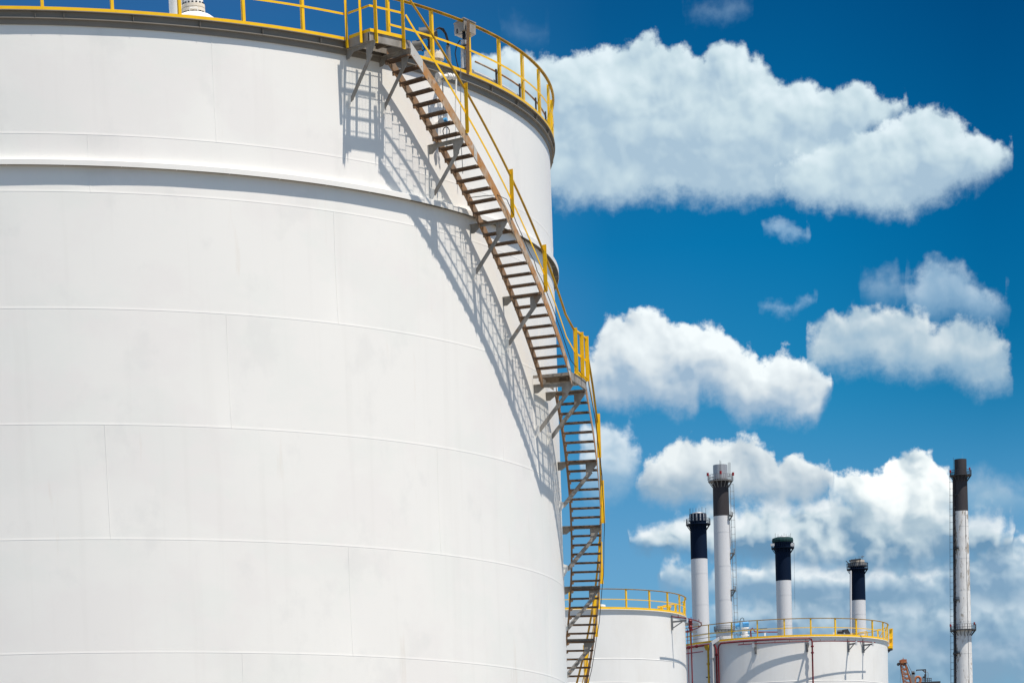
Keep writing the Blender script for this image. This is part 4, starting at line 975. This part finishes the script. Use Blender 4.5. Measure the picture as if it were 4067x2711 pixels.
c_ = cloud(c_, [(188, 470), (200, 440), (240, 415), (285, 420), (320, 436), (345, 458), (375, 448), (410, 466), (440, 458), (465, 440), (500, 444), (525, 424), (560, 420), (585, 436), (620, 428), (655, 440), (690, 430), (720, 446), (760, 444), (790, 462), (835, 472), (870, 458), (905, 450), (940, 458), (970, 446), (1010, 464), (1045, 466), (1070, 446), (1095, 434), (1130, 440), (1155, 424), (1185, 420), (1220, 395), (1238, 362), (1290, 352), (1380, 372)],
           [(188, 480), (230, 512), (300, 528), (450, 522), (600, 524), (800, 530), (1000, 528), (1200, 532), (1380, 530)], .011, .035, .95, lit=(.82, .85, .865), mid=(.635, .715, .77), shade=(.46, .58, .68), tg=.85, tb=.46, pf=1.6, lp=.03, cv=ZD)
# the long flat-based bank
c_ = cloud(c_, [(92, 348), (120, 322), (180, 314), (240, 290), (300, 272), (335, 258), (365, 266), (395, 246), (430, 256), (465, 236), (500, 244), (535, 226), (570, 240), (600, 232), (640, 248), (680, 236), (740, 225), (900, 235), (1060, 240), (1160, 292), (1190, 276), (1225, 272), (1255, 288), (1310, 335)],
           [(92, 362), (150, 384), (250, 400), (350, 402), (450, 406), (550, 418), (700, 432), (850, 442), (1000, 442), (1090, 428), (1150, 410), (1250, 402), (1310, 380)], .014, .022, .96, lit=(.84, .865, .875), mid=(.72, .775, .80), shade=(.37, .515, .63), tg=1.15, tb=.34, pf=1.5, lp=.03, cv=ZD, frb=1.0)
c_ = cloud(c_, [(1150, 185), (1190, 165), (1235, 163), (1290, 185), (1335, 205), (1380, 215)], [(1150, 290), (1200, 300), (1260, 270), (1310, 260), (1380, 270)], .03, .05, .62, lit=(.70, .76, .80), mid=(.60, .70, .76), shade=(.48, .60, .69), cv=ZD)
# bright cumulus tower beside the flaking stack
c_ = cloud(c_, [(728, 168), (748, 148), (780, 142), (815, 150), (850, 138), (890, 135), (922, 118), (940, 92), (965, 80), (995, 78), (1025, 84), (1050, 102), (1062, 122), (1098, 124), (1112, 145), (1150, 190)],
           [(728, 235), (780, 270), (850, 305), (920, 335), (1000, 345), (1080, 335), (1150, 260)], .006, .05, .98, lit=(.945, .955, .945), mid=(.83, .86, .865), shade=(.60, .68, .73), tb=.50, tg=.75, pf=1.2, cv=ZD)
c_ = cloud(c_, [(112, 160), (125, 125), (145, 103), (200, 86), (225, 62), (250, 40), (282, 27), (312, 45), (350, 46), (400, 52), (440, 42), (482, 36), (520, 54), (548, 78), (568, 108), (585, 92), (612, 82), (645, 86), (690, 110), (722, 130), (740, 160)],
           [(112, 178), (165, 218), (220, 240), (280, 226), (330, 234), (420, 230), (500, 226), (560, 240), (620, 248), (690, 226), (740, 185)], .0065, .024, .98, lit=(.835, .86, .865), mid=(.70, .745, .775), shade=(.54, .63, .70), tg=.9, tb=.45, cv=ZD)
c_ = cloud(c_, [(-60, -10), (10, -10), (45, 0), (82, 22), (104, 58), (118, 85), (128, 105)], [(-60, 185), (0, 200), (45, 195), (80, 175), (110, 135), (128, 112)], .012, .035, .93, lit=(.84, .87, .885), mid=(.70, .765, .81), shade=(.53, .65, .74), cv=ZD)
# middle cumulus
c_ = cloud(c_, [(1340, 830), (1362, 800), (1378, 765), (1405, 735), (1440, 722), (1480, 718), (1515, 722), (1545, 745), (1590, 745), (1640, 752), (1685, 770), (1715, 795), (1735, 822), (1750, 834), (1768, 814), (1795, 804), (1830, 814), (1855, 838), (1885, 860), (1910, 882)],
           [(1340, 900), (1365, 925), (1395, 938), (1440, 926), (1500, 926), (1555, 940), (1592, 940), (1616, 906), (1650, 905), (1680, 945), (1740, 955), (1790, 952), (1830, 962), (1870, 968), (1892, 930), (1910, 892)], .0065, .022, .98, lit=(.87, .895, .90), mid=(.765, .80, .82), shade=(.56, .65, .73), tg=.9, tb=.44)
# right-hand group
UP = dict(lit=(.66, .74, .80), mid=(.56, .67, .755), shade=(.46, .60, .71))
c_ = cloud(c_, [(632, 290), (690, 172), (740, 102), (800, 62), (830, 55), (900, 76), (960, 112), (1000, 178), (1080, 230), (1150, 270), (1220, 310), (1240, 335)], [(632, 325), (720, 380), (800, 378), (900, 372), (1000, 385), (1100, 400), (1180, 372), (1240, 350)], .015, .03, .84, cv=ZU, **UP)
c_ = cloud(c_, [(360, 240), (400, 182), (470, 156), (555, 150), (600, 200), (650, 222)], [(360, 250), (430, 280), (500, 308), (580, 290), (650, 250)], .022, .025, .50, cv=ZU, **UP)
c_ = cloud(c_, [(40, 450), (120, 390), (180, 372), (240, 392), (265, 370), (330, 330), (400, 345), (470, 350), (560, 340), (600, 334), (660, 350), (720, 382), (770, 440), (800, 458), (850, 426), (930, 400), (1000, 410), (1060, 448), (1120, 455), (1180, 505), (1220, 565), (1230, 640), (1262, 740)],
           [(40, 630), (100, 676), (200, 680), (290, 680), (380, 662), (480, 682), (540, 726), (620, 720), (700, 742), (740, 746), (850, 700), (930, 740), (1000, 785), (1120, 812), (1200, 785), (1262, 760)], .010, .024, .88, cv=ZU, lit=(.82, .85, .855), mid=(.665, .735, .775), shade=(.54, .65, .73), tg=.75, tb=.47)
# small scraps
SC = dict(lit=(.62, .71, .79), mid=(.55, .67, .77), shade=(.48, .62, .74), lo=-.5)
c_ = cloud(c_, [(1752, 520), (1772, 500), (1803, 500), (1832, 528), (1860, 546)], [(1752, 526), (1780, 543), (1803, 555), (1832, 553), (1860, 549)], .012, .014, .75, **SC)
c_ = cloud(c_, [(1740, 705), (1780, 693), (1820, 693), (1850, 684), (1874, 690)], [(1740, 708), (1780, 714), (1812, 725), (1842, 711), (1874, 694)], .012, .014, .70, **SC)
c_ = cloud(c_, [(1570, 32), (1610, 22), (1650, 6), (1690, -2), (1730, 14)], [(1570, 35), (1625, 44), (1665, 54), (1700, 34), (1730, 20)], .022, .025, .42, **SC)
c_ = cloud(c_, [(1150, 62), (1185, 56), (1215, 62), (1262, 82)], [(1150, 72), (1190, 90), (1230, 96), (1262, 86)], .03, .03, .32, **SC)
# the big upper cloud: far lobe behind, near lobe in front
BIG = dict(lit=(.805, .855, .875), mid=(.715, .785, .815), shade=(.60, .69, .755))
c_ = cloud(c_, [(1080, 140), (1150, 120), (1200, 118), (1250, 126), (1300, 138), (1340, 128), (1375, 120), (1405, 102), (1440, 104), (1470, 94), (1498, 88), (1530, 103), (1560, 112), (1590, 117), (1612, 127), (1632, 108), (1665, 102), (1700, 112), (1730, 132), (1765, 162), (1805, 183), (1850, 188), (1900, 204), (1940, 200), (1965, 190), (1990, 196), (2015, 216), (2050, 231), (2084, 240)],
           [(1080, 380), (1180, 415), (1270, 452), (1330, 464), (1400, 466), (1480, 452), (1560, 450), (1620, 456), (1700, 463), (1760, 458), (1800, 450), (1850, 458), (1900, 462), (1930, 440), (1965, 370), (1995, 308), (2030, 284), (2055, 266), (2084, 246)], .0075, .022, .98, tg=.55, tb=.49, **BIG)
c_ = cloud(c_, [(1780, 400), (1840, 360), (1900, 330), (1950, 308), (2000, 298), (2030, 294), (2044, 284), (2064, 268), (2090, 250), (2130, 240), (2160, 250), (2185, 268), (2215, 290), (2255, 308), (2290, 326), (2326, 348)],
           [(1780, 432), (1850, 465), (1920, 470), (1960, 476), (2005, 486), (2060, 490), (2105, 482), (2150, 460), (2200, 437), (2250, 418), (2290, 390), (2326, 358)], .0075, .021, .97, tg=.6, tb=.50, **BIG)
# scattered cumulus over the rest of the sky
n3 = t.noise(t.mapv(tc, (1, 1, 2.2)), 3.2, 8, .55)
away = t.m("SUBTRACT", 1.0, t.m("MULTIPLY", t.m("MULTIPLY", t.m("GREATER_THAN", U, -2.0), t.m("LESS_THAN", U, 2.0)), t.m("MULTIPLY", t.m("GREATER_THAN", VV, -.9), t.m("LESS_THAN", VV, 1.8))))
c2 = t.m("MULTIPLY", t.m("MULTIPLY", t.ramp(n3, [(.52, 0.0), (.62, 1.0)]), away), t.m("GREATER_THAN", Z, 0.0))
c_ = t.mix(t.m("MULTIPLY", c2, .85), c_, lin((.80, .85, .89)))
out = t.mix(1.0, c_, (1/SKY, 1/SKY, 1/SKY), "MULTIPLY")
t.l.new(out, bg.inputs["Color"])
w.cycles.sampling_method = "MANUAL"; w.cycles.sample_map_resolution = 256

# ------------------------------------------------------------------ render settings
vs = sc.view_settings
vs.view_transform = "Standard"; vs.look = "None"; vs.gamma = 1; vs.use_curve_mapping = False; vs.exposure = .37
sc.render.engine = "CYCLES"; sc.cycles.use_denoising = True; sc.cycles.max_bounces = 6; sc.cycles.diffuse_bounces = 4
sc.render.film_transparent = False
